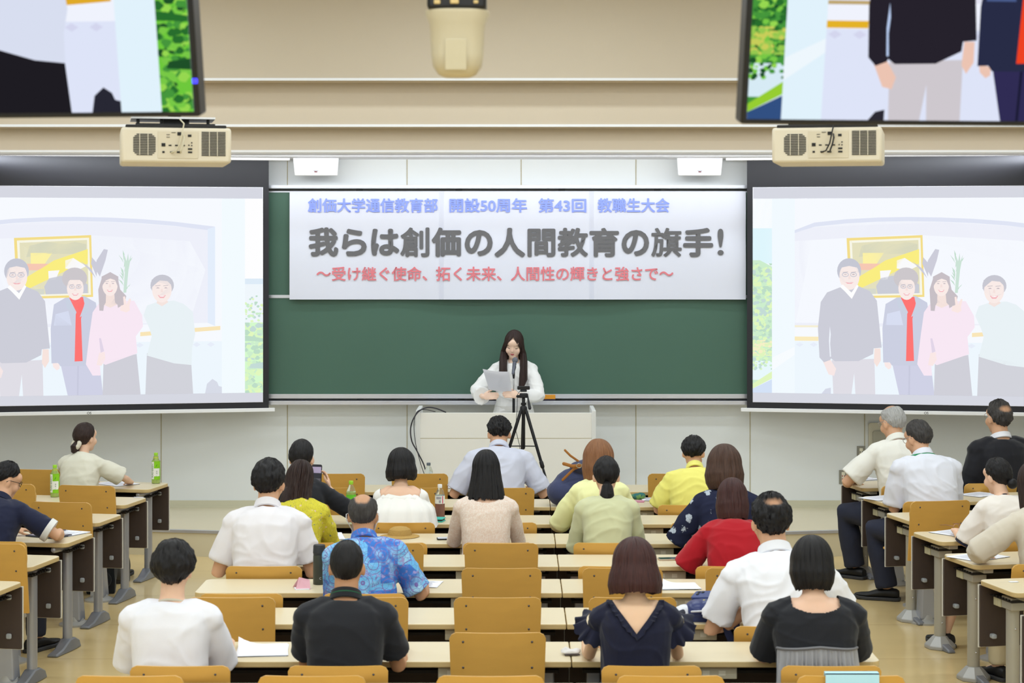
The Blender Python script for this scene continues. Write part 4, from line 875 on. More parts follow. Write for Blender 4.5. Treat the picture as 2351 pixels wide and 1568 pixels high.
# ---- hair
def scalp(q, th, phimin, seed=0, amp=.004, top=0, bald=None, nu=120, nv=70, back=0, jag=4, wid=0, fade=6):
    """short hair: a shell round the skull that thins out at the hair line and dives under the skin beyond it"""
    m = MB(); rings = []; uv = []; thin = []; a, b, c = .074, .092, .098; hs = q.hs
    for i in range(nv + 1):
        ph = -78 + 167.5 * i / nv; ring = []
        for j in range(nu):
            t = 360 * j / nu; az = t if t <= 180 else 360 - t                         # 0 = face, 180 = nape
            lim = lerp_tab(az, phimin) + jag * noise.noise((t * .35, seed, 0)) 
            k = smst(ph, lim - 5, lim + 4); tn = 1 - smst(ph, lim - 2, lim + fade)
            thx = th * (1 + top * smst(ph, 20, 80)) * (.25 + .75 * smst(ph, lim, lim + 38)) + back * smst(az, 110, 170) * smst(ph, -35, 10) * (1 - smst(ph, 50, 85))
            n_ = noise.noise((math.cos(R(t)) * 7 + seed, math.sin(R(t)) * 7, ph * .05)) * amp * 1.6 + noise.noise((math.cos(R(t)) * 19, math.sin(R(t)) * 19 + seed, ph * .09)) * amp
            if bald: bl = bald(az, ph, t); thx *= 1 - .85 * bl; n_ *= 1 - bl; tn = max(tn, bl)
            cp, sp_ = math.cos(R(ph)), math.sin(R(ph)); d = Vector((math.sin(R(t)) * cp, math.cos(R(t)) * cp, sp_))
            rr = 1 / math.sqrt((d.x / a) ** 2 + (d.y / b) ** 2 + (d.z / c) ** 2); 
            p = d * (rr * (.88 + .125 * k) + (thx + n_) * k); p.x *= 1 + wid * smst(ph, -40, 0); p = p + Vector((0, -.012, .012)); ring.append(q.HM @ (p * hs)); uv.append((j / nu, i / nv * .8)); thin.append(tn)
        rings.append(ring)
    m.rings(rings, uvr=uv); m.thin = thin; return m
def drape(q, levels, top, face=52, fringe=.055, seed=0, jag=.006, amp=.004, nu=140, vee=None, part=None):
    """longer hair: the crown and then rings that hang down; open over the face. levels: (z, half width, half depth, y offset)"""
    m = MB(); rings = []; uv = []; hs = q.hs; z0, rx0, ry0, y0 = levels[0]; rows = []
    for i in range(18):
        a = R(88 - 88 * i / 17); rows.append((z0 + (top - z0) * math.sin(a), rx0 * math.cos(a), ry0 * math.cos(a), y0 * (1 - .0 * i)))
    for (za, ra, sa, ya), (zb_, rb, sb, yb) in zip(levels, levels[1:]):
        k = max(2, int(abs(za - zb_) / .010))
        for i in range(1, k + 1): t = i / k; t2 = t; rows.append((za + (zb_ - za) * t, ra + (rb - ra) * t2, sa + (sb - sa) * t2, ya + (yb - ya) * t2))
    nr = len(rows); zl = rows[-1][0]
    lst = rows[-1]; rows += [(lst[0] + .008, lst[1] * .8, lst[2] * .78, lst[3]), (lst[0] + .03, lst[1] * .45, lst[2] * .45, lst[3])]
    for i, (z, rx, ry, yo) in enumerate(rows):
        ring = []; dn = max(0, z0 - z)
        for j in range(nu):
            t = 360 * j / nu; az = t if t <= 180 else 360 - t; c_, s_ = math.cos(R(t)), math.sin(R(t)); k = 1.0
            if vee is not None:
                zl_ = vee[0] - vee[1] * az + .003 * noise.noise((t * .12, seed, 3)); k = 1 - smst(zl_ - z, -.006, .010) * (1 - smst(az, face - 6, face + 6))
            elif z < fringe + .02: k = 1 - (1 - smst(az, face - 7, face + 7)) * smst(fringe - z + .01 * noise.noise((t * .2, seed, 3)), -.008, .02)
            n_ = noise.noise((c_ * 6 + seed, s_ * 6, z * 5)) * amp * 1.5 + noise.noise((c_ * 22, s_ * 22 + seed, z * 9)) * amp
            if part is not None and i < 18: n_ -= .006 * max(0, 1 - abs(s_ * rx - part) / .008) * (1 if c_ > -.6 else 0)
            e = .92; x = (rx + n_) * math.copysign(abs(s_) ** e, s_); y = (ry + n_) * math.copysign(abs(c_) ** e, c_) * (k if c_ > 0 else 1); x *= .55 + .45 * k
            zz = z + (jag * (noise.noise((t * .25, seed, 9)) + .6 * noise.noise((t * .9, seed, 5))) if i >= nr - 1 else 0); ring.append(q.HM @ (Vector((x, y + yo - .012, zz)) * hs)); uv.append((j / nu, i / len(rows)))
        rings.append(ring)
    return m.rings(rings, uvr=uv)
def tail(q, pts, rad, seed=0, flat=(1, 1), strands=7, local=True):
    """a hank of hair made of several strands lying together"""
    m = MB(); rnd = random.Random(seed); P_ = [(q.HM @ (Vector(p) * q.hs)) if local else Vector(p) for p in pts]; m.tube(P_, rad, 14, flat=flat, uv=True)
    for k in range(strands):
        a = 2 * math.pi * k / strands; pp = []; rr = []
        for i, (p, r) in enumerate(zip(P_, rad)):
            b = a + i * .25; pp.append(p + q.HM.to_3x3() @ Vector((math.cos(b) * r * .62 * flat[1], math.sin(b) * r * .62 * flat[0], 0)) + Vector((0, 0, rnd.uniform(-.012, .004) if i == len(P_) - 1 else 0))); rr.append(r * rnd.uniform(.34, .46))
        m.tube(pp, rr, 8, uv=True)
    return m
MEN = [(0, 42), (35, 38), (58, 18), (72, 4), (86, 2), (100, -12), (112, -30), (130, -46), (180, -52)]
BLACKH, DARKB, BROWN, REDB, LBROWN = (hair_mat('hair_black', (17, 15, 17), (30, 28, 30)), hair_mat('hair_dark_brown', (36, 25, 23), (64, 46, 41)), hair_mat('hair_brown', (58, 40, 33), (92, 66, 53)), hair_mat('hair_red_brown', (48, 26, 26), (80, 46, 42)), hair_mat('hair_light_brown', (116, 76, 48), (160, 112, 76)))
GREYH, SALT, SILVER = hair_mat('hair_grey', (84, 80, 78), (130, 126, 124), .6), hair_mat('hair_salt', (44, 42, 42), (84, 80, 78), .55), hair_mat('hair_silver', (150, 148, 146), (205, 204, 202), .65)
SKINS = {}
def skin(c):
    k = 'skin_%d_%d' % (c[0], c[2])
    if k not in SKINS:
        m = mat(k, c, .5, .35, bump=.04, bscale=240, var=.05, vscale=25); b = nodes_of(m)[1]; b.inputs['Subsurface Weight'].default_value = .12; b.inputs['Subsurface Radius'].default_value = (.5, .2, .1); b.inputs['Subsurface Scale'].default_value = .02; SKINS[k] = m
    return SKINS[k]
FAIR, WARM, TAN = (232, 190, 162), (218, 170, 136), (196, 146, 110)
SHOEB, SOLE = mat('shoe_black', (26, 26, 28), .5, .4), mat('shoe_sole', (60, 60, 62), .7)
def glasses_part(q, parent, m_):
    g = MB(); hp = lambda x, y, z: q.HM @ (Vector((x, y, z)) * q.hs)
    for sd in (-1, 1):
        g.tube([hp(sd * (.033 + .022 * math.cos(R(a))), .094 - .006 * abs(math.cos(R(a))), .006 + .018 * math.sin(R(a))) for a in range(0, 361, 24)], .0017, 6, ends=False); g.tube([hp(sd * .056, .09, .01), hp(sd * .072, .06, .01), hp(sd * .082, -.005, .006), hp(sd * .082, -.02, -.008)], .0018, 6)
    g.tube([hp(-.011, .097, .01), hp(.011, .097, .01)], .0016, 6); ob('glasses', g, m_, parent)
def mask_loops(q, parent):
    g = MB(); hp = lambda x, y, z: q.HM @ (Vector((x, y, z)) * q.hs)
    for sd in (-1, 1): g.tube([hp(sd * .062, .06, -.03), hp(sd * .08, .01, .012), hp(sd * .092, -.02, .0), hp(sd * .091, -.028, -.03), hp(sd * .076, -.01, -.055), hp(sd * .062, .05, -.08)], .0024, 6)
    rings = [[hp(x, .07 + .035 * math.cos(x * 22) - abs(x) * .35 + o, z) for x in [-.066 + .132 * k / 12 for k in range(13)] ] for o, z in ((.0, -.02), (.016, -.045), (.012, -.075), (-.012, -.1))]
    g.rings(rings, cap=False, closed=False); ob('face_mask', g, mat('mask_white', (238, 238, 240), .7), parent)
from mathutils.bvhtree import BVHTree
def surface(o):
    me = o.data; return BVHTree.FromPolygons([v.co.copy() for v in me.vertices], [tuple(p.vertices) for p in me.polygons])
def back_y(bv, x, z, dflt=0):
    h = bv.ray_cast(Vector((x, -2, z)), Vector((0, 1, 0))); return h[0].y if h[0] is not None else dflt
PEOPLE = {}
VOX = .0075
def person(key, label, sp):
    """sp: pixel of the head (px, top py), hips depth d or (block side, row), pose and clothes"""
    s = sp.get('s', .92 if sp.get('female') else 1.0); rz = 0
    if 'block' in sp: rz = AL if sp['block'][0] < 0 else AR
    rz += R(sp.get('turn', 0)); rm = Matrix.Rotation(rz, 3, 'Z'); top = HEADTOP + sp.get('ht', .012)
    fy = sp.get('floor', 0.0)
    if 'block' in sp:
        side, n = sp['block']; p0 = block_point(side, n, 0, DD + sp.get('back', .20)); p1 = block_point(side, n, 1, DD + sp.get('back', .20))
    else: p0 = Vector((0, sp['d'], 0)); p1 = Vector((1, sp['d'], 0))
    for it in range(12):
        q = pose_of(sp, s); q.wide, q.deep = sp.get('wide', 1), sp.get('deep', 1)
        tl = q.HM @ (Vector((0, -.012, 0)) * q.hs); ho = rm @ tl; tz = max((q.HM @ (Vector((0, y, z)) * q.hs)).z for y, z in [(-.012 + (.092 + top - HEADTOP) * math.sin(a), .012 + (top - .012) * math.cos(a)) for a in [k * .15 for k in range(-12, 13)]])
        # root so that the head centre lies on its pixel column
        t = 0.0
        for _ in range(30):
            r0 = p0 + (p1 - p0) * t; xx = r0.x + ho.x; yy = r0.y + ho.y; e = CX + FPX * xx / yy - sp['px']; t -= e * yy / FPX / max(.3, abs((p1 - p0).x)) * (1 if (p1 - p0).x > 0 else -1)
        zt = Z(sp['py'], yy) - fy; base = q.pel.z; k = (zt - base) / (tz - base); s *= max(.9, min(1.1, k))
        if sp.get('fixs'): s = sp['fixs']
    r0 = p0 + (p1 - p0) * t
    q = pose_of(sp, s); q.wide, q.deep = sp.get('wide', 1), sp.get('deep', 1)
    print('PERSON', key, 's=%.3f' % s, 'at %.2f %.2f' % (r0.x, r0.y), 'head', '%.2f' % yy)
    root = thing('person', label, 'person', (r0.x, r0.y, fy), rz, sp.get('group')); q.root = root; seed = len(PEOPLE) * 7.3
    sk_ = skin(sp.get('skin', FAIR)); vox = sp.get('vox', VOX)
    q.body = ob('body', body_mesh(sp, q, vox), sk_, root)
    k_ = sp['shirt']; o = ob(k_.get('name', 'shirt'), shirt_mesh(sp, q, k_.get('vox', vox), seed), k_['mat'], root); q.shirt = o
    if k_.get('collar'): ob('collar', collar(q, *k_['collar']), k_.get('cmat', k_['mat']), root)
    if k_.get('trim'): k_['trim'](q, root)
    ob(sp.get('lower', 'trousers'), trousers_mesh(sp, q), sp.get('pants', mat('pants_dark', (38, 40, 52), .8)), root)
    for kk, (a, b, c) in enumerate(q.legs):
        u, so = shoe_mesh(c, R(sp.get('toes', (-8, 8))[kk]), .95 if sp.get('female') else 1.12); sh = ob('shoe', u, sp.get('shoe', SHOEB), root); ob('sole', so, sp.get('sole', SOLE), sh, bevel=.006)
    for nm, mm, hm in sp['hair'](q, seed): ob(nm, mm, hm, root)
    if sp.get('glasses'): glasses_part(q, root, sp['glasses'])
    if sp.get('mask'): mask_loops(q, root)
    if sp.get('more'): sp['more'](q, root)
    PEOPLE[key] = q; return q
# ------------------------------------------------------------------ cloth
def cloth(name, col, rough=.85, bump=.12, bscale=420, var=.03): return mat(name, col, rough, .2, bump=bump, bscale=bscale, var=var, vscale=10, sheen=.15)
def pattern(name, base, layers, rough=.85):
    """cloth with printed motifs: layers = (kind, scale, lo, hi, colour, stretch)"""
    if name in _M: return _M[name]
    m = mat(name, base, rough, .2); nt, b = nodes_of(m); tc = nt.nodes.new('ShaderNodeTexCoord'); last = None
    for kind, sc, lo, hi, col, st in layers:
        mp = nt.nodes.new('ShaderNodeMapping'); mp.inputs['Scale'].default_value = st; nt.links.new(tc.outputs['Object'], mp.inputs[0])
        if kind == 'noise':
            t = nt.nodes.new('ShaderNodeTexNoise'); t.inputs['Scale'].default_value = sc; t.inputs['Detail'].default_value = 5; out = t.outputs[0]
        elif kind == 'cells':
            t = nt.nodes.new('ShaderNodeTexVoronoi'); t.inputs['Scale'].default_value = sc; t.distance = 'CHEBYCHEV'; sp = nt.nodes.new('ShaderNodeSeparateColor'); nt.links.new(t.outputs['Color'], sp.inputs[0]); out = sp.outputs[0]
        elif kind == 'edge':
            t = nt.nodes.new('ShaderNodeTexVoronoi'); t.feature = 'DISTANCE_TO_EDGE'; t.inputs['Scale'].default_value = sc; out = t.outputs[0]
        elif kind == 'spots':
            t = nt.nodes.new('ShaderNodeTexVoronoi'); t.inputs['Scale'].default_value = sc; t.inputs['Randomness'].default_value = .85; n = nt.nodes.new('ShaderNodeTexNoise'); n.inputs['Scale'].default_value = sc * 5; n.inputs['Detail'].default_value = 2
            ad = nt.nodes.new('ShaderNodeMath'); ad.operation = 'MULTIPLY_ADD'; ad.inputs[1].default_value = .55; nt.links.new(n.outputs[0], ad.inputs[0]); nt.links.new(t.outputs['Distance'], ad.inputs[2]); out = ad.outputs[0]; nt.links.new(mp.outputs[0], n.inputs[0])
        elif kind == 'rings':
            t = nt.nodes.new('ShaderNodeTexVoronoi'); t.inputs['Scale'].default_value = sc; w_ = nt.nodes.new('ShaderNodeMath'); w_.operation = 'MULTIPLY'; w_.inputs[1].default_value = 34; s_ = nt.nodes.new('ShaderNodeMath'); s_.operation = 'SINE'; nt.links.new(t.outputs['Distance'], w_.inputs[0]); nt.links.new(w_.outputs[0], s_.inputs[0]); out = s_.outputs[0]
        nt.links.new(mp.outputs[0], t.inputs['Vector'])
        r = nt.nodes.new('ShaderNodeMapRange'); r.inputs[1].default_value = lo; r.inputs[2].default_value = hi; r.clamp = True; nt.links.new(out, r.inputs[0])
        mx = nt.nodes.new('ShaderNodeMix'); mx.data_type = 'RGBA'; nt.links.new(r.outputs[0], mx.inputs[0])
        if last is None: mx.inputs[6].default_value = lin(base) + (1,)
        else: nt.links.new(last, mx.inputs[6])
        mx.inputs[7].default_value = lin(col) + (1,); last = mx.outputs[2]
    nt.links.new(last, b.inputs['Base Color']); return m
TEEW, POLOW = cloth('white_cotton', (236, 235, 242)), cloth('white_pique', (234, 230, 234), bscale=700)
BLKC, NAVYC = cloth('black_cotton', (36, 37, 42)), cloth('navy_cotton', (30, 32, 52))
ALOHA = pattern('aloha_print', (112, 184, 234), [('cells', 6, .48, .5, (64, 122, 208), (1, .01, 1)), ('noise', 12, .46, .66, (172, 216, 244), (1, 1, 1)), ('rings', 11, .8, .92, (126, 112, 180), (1, .4, 1)), ('edge', 42, .03, .012, (104, 104, 176), (1, .5, 1)), ('noise', 26, .60, .66, (160, 152, 208), (1, 1, 1))])
YFLOR = pattern('yellow_print', (214, 203, 66), [('noise', 6, .5, .75, (200, 190, 60), (1, 1, 1)), ('edge', 52, .03, .01, (170, 160, 62), (1.6, .6, .5)), ('spots', 30, .46, .42, (222, 196, 150), (1, 1, 1)), ('spots', 24, .42, .39, (128, 140, 110), (1, 1, 1))])
NFLOR = pattern('navy_floral', (34, 38, 62), [('spots', 11.5, .52, .47, (186, 196, 208), (1, .6, 1)), ('edge', 60, .03, .0, (34, 38, 62), (1, 1, 1))])
LACE = pattern('cream_lace', (234, 222, 212), [('noise', 70, .48, .6, (222, 200, 184), (1, 1, 1)), ('edge', 70, .05, .12, (228, 208, 194), (1, 1, .8))], .9)
def skin_hair(*a): return lambda q, sd: [('hair', f(q, sd) if callable(f) else f, m) for f, m in a]
def S_(th=.012, **k): return lambda q, sd: scalp(q, th, k.get('line', MEN), sd, **{a: b for a, b in k.items() if a != 'line'})
DKP, NAVYP, BEIGEP = mat('pants_dark', (38, 40, 52), .8), mat('pants_navy', (40, 44, 62), .8), mat('pants_beige', (212, 200, 168), .85)
GLK, GLS = mat('glasses_black', (30, 28, 30), .3, .5), mat('glasses_silver', (180, 180, 184), .25, .5, metal=.8)
def ruffle(path, out, width, amp, waves, th=.002, droop=0):
    """a gathered strip of cloth along a path; out = outward direction per point"""
    m = MB(); n = len(path); k = 4; N = n * 6; vs = []; fs = []
    for sgn in (0, 1):
        for i in range(N + 1):
            t = i / N * (n - 1); a = min(n - 2, int(t)); f = t - a; p = Vector(path[a]).lerp(Vector(path[a + 1]), f); o = Vector(out[a]).lerp(Vector(out[a + 1]), f).normalized(); d = (Vector(path[a + 1]) - Vector(path[a])).normalized(); nn = d.cross(o).normalized()
            for j in range(k + 1):
                u = j / k; w_ = math.sin(i / N * waves * 6.283 + math.sin(i * .37) * .9) * amp * u
                vs.append(p + o * width * u * (1 + .1 * math.sin(i * .9)) + nn * (w_ + sgn * th) + Vector((0, 0, -droop * u * u)))
    Q = (N + 1) * (k + 1)
    for i in range(N):
        for j in range(k):
            a = i * (k + 1) + j; f = (a, a + 1, a + k + 2, a + k + 1); fs.append(f); fs.append(tuple(x + Q for x in f[::-1]))
    return m.add(vs, fs)
DEF = ((-.14, .44, .735), (.14, .44, .735))
# ------------------------------------------------------------------ middle block, from the nearest row forwards
def dh(n, extra=0): return near_c(n) - .20 + extra
def tee_band(col, r=.066, name='neckband'):
    def f(q, root):
        s = q.s; n = q.neckdir; m = MB(); rt = q.right; fw = n.cross(rt).normalized() * 1; c = q.c7 + n * .004 * s
        m.tube([c + (rt * math.cos(a) + fw * math.sin(a)) * r * s * (.86 if q.f else 1) - n * .016 * math.sin(a) * s for a in [k * math.pi / 16 for k in range(33)]], .0062 * s, 8, ends=False); ob(name, m, col, root)
    return f
person('tee', 'person in a plain white T-shirt with thick black hair, nearest row', dict(px=398, py=1240, d=dh(8), lean=6, bend=12, neck=-4, hpitch=10, wide=1.02, skin=FAIR, ht=.03, nk=1.02,
       shirt=dict(mat=TEEW, sleeve=.98, slw=1.12, g=.018, fold=.012, trim=tee_band(mat('rib_beige', (206, 196, 176), .9))), hair=skin_hair((S_(.027, top=.25, back=.018, amp=.005, jag=7, wid=.10, line=[(0, 20), (40, 16), (58, 4), (72, -8), (88, -10), (100, -24), (112, -38), (130, -52), (180, -60)]), BLACKH)), hands=((-.2, .40, .74), (.2, .40, .74))))
def polo_band(q, root):
    m = collar(q, .0675, .034); m2 = MB(); n = q.neckdir; c = q.c7 + n * .012 * q.s; rt = (q.right - n * q.right.dot(n)).normalized(); fw = n.cross(rt)
    m2.tube([c + (rt * math.cos(a) + fw * math.sin(a) * 1.04) * .0735 * q.s + n * (.014 - .022 * math.sin(a)) * q.s for a in [2 * math.pi * k / 32 for k in range(33)]], .0032 * q.s, 8, ends=False, flat=(1, 1)); ob('green_stripe', m2, mat('stripe_green', (30, 92, 62), .8), root)
person('polo', 'person in a black polo shirt with a green collar stripe and cropped black hair', dict(px=796, py=1240, d=dh(8), lean=8, bend=10, neck=-4, hpitch=6, skin=TAN, nk=1.0, wide=1.0,
       shirt=dict(mat=BLKC, sleeve=.72, slw=1.1, g=.017, fold=.011, collar=(.067, .036), trim=polo_band), hair=skin_hair((S_(.008, top=.5, amp=.0015, jag=2), BLACKH)), hands=((-.16, .40, .74), (.22, .40, .74))))
def c_cut(q):
    c = q.c7
    return lambda p: (p.y < c.y + .03 and p.z > c.z - .115 and abs(p.x - c.x) < (p.z - (c.z - .115)) * .85 + .004) or (p.z > c.z - .012 and abs(p.x - c.x) < .08)
def c_trim(q, root):
    c = q.c7; bv = surface(q.body); back = lambda x, z: Vector((c.x + x, back_y(bv, c.x + x, z - .004, c.y - .04 + abs(x) * .3) - .014, z))
    path = [back(-.100, c.z + .014), back(-.080, c.z - .012), back(-.046, c.z - .052), back(-.002, c.z - .110), back(.046, c.z - .052), back(.08, c.z - .012), back(.10, c.z + .014)]
    ob('neck_ruffle', ruffle(path, [Vector((-.7, -.45, .1)), Vector((-.7, -.45, 0)), Vector((-.6, -.45, -.2)), Vector((0, -.5, -.8)), Vector((.6, -.45, -.2)), Vector((.7, -.45, 0)), Vector((.7, -.45, .1))], .030, .006, 18), NAVYC, root)
    for k, sd in enumerate((-1, 1)):
        S, E_, W = q.arm[k]; d = (E_ - S).normalized(); u = d.orthogonal().normalized(); v = d.cross(u); r = .062 * q.s
        pth = [S + d * .03 + (u * math.cos(a) + v * math.sin(a)) * r for a in [2 * math.pi * j / 16 for j in range(17)]]
        ob('sleeve_ruffle', ruffle(pth, [d * .8 + (p - S - d * .03).normalized() * .75 for p in pth], .066, .011, 11), NAVYC, root)
person('ruffle', 'person in a navy ruffled V-back blouse with a red-brown bob', dict(px=1457, py=1234, d=dh(8), female=True, lean=6, bend=12, neck=-2, hpitch=12, ht=.024, wide=1.04, nk=1.0, skin=(234, 194, 160),
       shirt=dict(mat=NAVYC, name='blouse', sleeve=.22, slw=1.0, g=.012, fold=.012, vox=.0045, it=6, cut=c_cut, trim=c_trim), hair=skin_hair((lambda q, sd: drape(q, [(.01, .104, .118, 0), (-.04, .120, .126, -.004), (-.09, .126, .128, -.006), (-.128, .118, .118, -.006)], .138, 58, .06, sd, part=.006), REDB)), hands=((-.2, .42, .735), (.2, .42, .735))))
def tulle(q, root):
    c = q.c7; bv = surface(q.shirt); xs = [-.17 + .34 * k / 18 for k in range(19)]; z0 = c.z - .165; pth = []
    for x in xs:
        z = z0 - abs(x) * .10; pth.append(Vector((c.x + x, back_y(bv, c.x + x, z, c.y - .02) - .010, z)))
    ob('tulle_frill', ruffle(pth, [Vector((x * .25, -.16, -1)) for x in xs], .165, .018, 17), mat('tulle_grey', (186, 186, 190), .9, .2, alpha=.66, bump=.3, bscale=60, stretch=(1, 1, .15)), root, label='grey tulle frill across the back')
    ob('frill_seam', MB().tube([p + Vector((0, -.003, 0)) for p in pth], .006, 8), mat('tulle_seam', (120, 120, 124), .9), root)
person('tulle', 'person in a black T-shirt with a grey tulle frill across the back', dict(px=1864, py=1230, d=dh(8), female=True, lean=8, bend=14, neck=-2, hpitch=12, ht=.022, wide=1.16, nk=1.06, s=1.0,
       shirt=dict(mat=BLKC, sleeve=.86, slw=1.2, g=.02, fold=.010, vox=.005, it=6, cut=lambda q: (lambda p: p.z > q.c7.z - .03 + 2.2 * (p.x - q.c7.x) ** 2 and p.y > -9 and abs(p.x - q.c7.x) < .1), trim=tulle), hair=skin_hair((lambda q, sd: drape(q, [(.01, .097, .112, 0), (-.04, .104, .116, -.002), (-.085, .094, .106, -.004), (-.118, .078, .084, -.004)], .136, 60, .05, sd, jag=.012, part=.012), BLACKH)), hands=((-.2, .42, .735), (.2, .42, .735))))
# seventh row
person('lean', 'person in a white shirt with thinning black hair, leaning over a blue bag', dict(px=1770, py=1130, d=dh(7), lean=20, bend=14, side=-5, neck=-14, hpitch=8, hyaw=6, wide=1.04, skin=WARM, ht=.02, nk=1.05,
       shirt=dict(mat=cloth('white_shirting', (240, 240, 246), .8), sleeve=.78, slw=1.12, g=.018, fold=.016, collar=(.070, .036)), hair=skin_hair((S_(.020, amp=.006, jag=5, bald=lambda az, ph, t: .9 * (1 - smst(math.hypot((180 - az) * .5 * math.cos(R(ph)), ph - 44), 2, 20))), BLACKH)), hands=((-.12, .22, .80), (.1, .40, .76)), poles=((-.9, -.1, -.5), (.8, -.2, -.6)), hdir=((.5, .4, .5), None)))
# sixth row
person('aloha', 'balding person in a blue and lilac Hawaiian shirt with a face mask', dict(px=833, py=1134, d=dh(6), lean=14, bend=20, side=-5, neck=-6, hpitch=16, skin=TAN, ht=.006, wide=.94, mask=True,
       shirt=dict(mat=ALOHA, sleeve=.86, slw=1.08, g=.02, fold=.014, collar=(.068, .034)), hair=skin_hair((S_(.012, amp=.003, jag=5, bald=lambda az, ph, t: smst(ph, 8 + 36 * (1 - smst(az, 125, 170)), 34 + 32 * (1 - smst(az, 125, 170)))), SALT)), hands=((-.14, .38, .74), (.26, .36, .735)), poles=((-.12, -.65, -.65), (.3, -.6, -.6))))
# fifth row
person('whitepolo', 'person in a white polo shirt with thick black hair beside the yellow blouse', dict(px=617, py=1052, d=dh(5), lean=16, bend=16, neck=-8, hpitch=10, hyaw=-6, skin=WARM, ht=.024, wide=.98,
       shirt=dict(mat=POLOW, sleeve=.74, slw=1.12, g=.02, fold=.013, collar=(.068, .036)), hair=skin_hair((S_(.020, top=.2, amp=.005, jag=5, back=.006, wid=.05), BLACKH)), hands=((-.24, .38, .735), (.2, .4, .735)), poles=((-.26, -.65, -.65), (.26, -.65, -.65))))
person('red', 'person in a red blouse with dark red-brown hair', dict(px=1681, py=1097, d=dh(5), female=True, lean=18, bend=18, neck=-4, hpitch=18, ht=.022, wide=1.06, nk=.95,
       shirt=dict(mat=cloth('red_crepe', (176, 28, 40)), name='blouse', sleeve=.95, slw=1.3, g=.02, fold=.014), hair=skin_hair((lambda q, sd: drape(q, [(.01, .096, .112, 0), (-.05, .104, .118, -.004), (-.11, .096, .11, -.006), (-.14, .088, .10, -.006)], .134, 56, .05, sd, jag=.012), REDB)), hands=((-.24, .38, .735), (.18, .42, .735)), poles=((-.4, -.6, -.6), (.2, -.6, -.65))))
# fourth row
def wavy(q, sd):
    out = drape(q, [(.01, .088, .104, 0), (-.06, .088, .104, -.008), (-.13, .092, .088, -.03), (-.2, .095, .07, -.055), (-.25, .08, .055, -.065)], .13, 56, .05, sd, jag=.03, amp=.008); return out
person('yellowprint', 'person in a yellow printed blouse with long dark wavy hair', dict(px=688, py=1055, d=dh(4), female=True, lean=14, bend=16, neck=-2, hpitch=14, hroll=6, ht=.02, s=.9,
       shirt=dict(mat=YFLOR, name='blouse', sleeve=1.5, slw=1.2, g=.02, fold=.016), hair=skin_hair((wavy, DARKB), (lambda q, sd: tail(q, [(-.06, -.07, -.1), (-.07, -.09, -.18), (-.05, -.1, -.27)], [.03, .032, .012], 4), DARKB), (lambda q, sd: tail(q, [(.05, -.07, -.12), (.06, -.1, -.2), (.07, -.1, -.28)], [.03, .03, .01], 5), DARKB)), hands=((-.16, .42, .735), (.18, .42, .735))))
person('lace', 'person in a cream lace top with long straight black hair', dict(px=1116, py=1033, d=dh(4), female=True, lean=10, bend=12, neck=-2, hpitch=12, ht=.02, wide=1.0,
       shirt=dict(mat=LACE, name='lace_top', sleeve=1.9, slw=1.0, g=.011, fold=.006, cut=lambda q: (lambda p: p.z > q.c7.z - .02 + 3 * (p.x - q.c7.x) ** 2)), hair=skin_hair((lambda q, sd: drape(q, [(.01, .088, .106, 0), (-.06, .098, .11, -.006), (-.13, .112, .10, -.02), (-.19, .122, .09, -.03)], .134, 56, .05, sd, jag=.02, part=.0), BLACKH)), hands=((-.2, .42, .735), (.2, .42, .735))))
person('sage', 'person in a sage green top with a low black ponytail', dict(px=1392, py=1047, d=dh(4), female=True, lean=16, bend=20, neck=-6, hpitch=14, ht=.012, wide=.97, s=.95,
       shirt=dict(mat=cloth('sage_knit', (206, 207, 166)), name='top', sleeve=1.6, slw=1.05, g=.016, fold=.012), hair=skin_hair((S_(.012, amp=.0025, jag=2, line=[(0, 42), (35, 36), (58, 14), (72, -4), (88, -12), (100, -30), (120, -50), (180, -62)]), BLACKH), (lambda q, sd: tail(q, [(.0, -.085, -.07), (0, -.118, -.09), (.0, -.125, -.14), (.0, -.115, -.19), (.004, -.1, -.225)], [.022, .034, .042, .036, .012], sd), BLACKH)),
       hands=((-.19, .40, .735), (.19, .40, .735))))
person('navyfloral', 'person in a navy floral blouse with a brown bob, behind the red blouse', dict(px=1663, py=1020, d=dh(4), female=True, lean=14, bend=14, neck=-2, hpitch=12, ht=.024, wide=1.0, s=.98,
       shirt=dict(mat=NFLOR, name='blouse', sleeve=1.0, slw=1.3, g=.02, fold=.012), hair=skin_hair((lambda q, sd: drape(q, [(.01, .105, .118, 0), (-.05, .118, .124, -.004), (-.10, .112, .118, -.006), (-.14, .092, .098, -.008)], .138, 57, .05, sd), BROWN)), hands=((-.26, .38, .735), (.2, .42, .735)), poles=((-.4, -.6, -.6), (.2, -.6, -.65))))
# third row
PH = {}
def phone_in_hand(q, root):
    PH['hand'] = root.matrix_world
person('phone', 'person in black with sleek pinned-up black hair, holding up a phone', dict(px=692, py=1010, d=dh(3), female=True, lean=10, bend=12, neck=-2, hpitch=8, hyaw=-8, ht=.012, wide=1.0, s=.95,
       shirt=dict(mat=BLKC, name='top', sleeve=1.6, slw=1.15, g=.016, fold=.012), hair=skin_hair((S_(.014, amp=.002, jag=2, top=.3, line=[(0, 42), (35, 36), (58, 16), (72, 0), (88, -6), (100, -24), (120, -46), (180, -60)]), BLACKH), (lambda q, sd: tail(q, [(.0, -.09, -.05), (0, -.112, -.06), (.0, -.11, -.09)], [.026, .036, .026], sd), BLACKH)),
       hands=((-.1, .42, .735), (.175, .20, .93)), poles=((-.8, -.2, -.6), (.9, .1, -.8)), hdir=(None, (-.15, .35, .8)), hup=(None, (.95, .1, .1)), curl=.5))
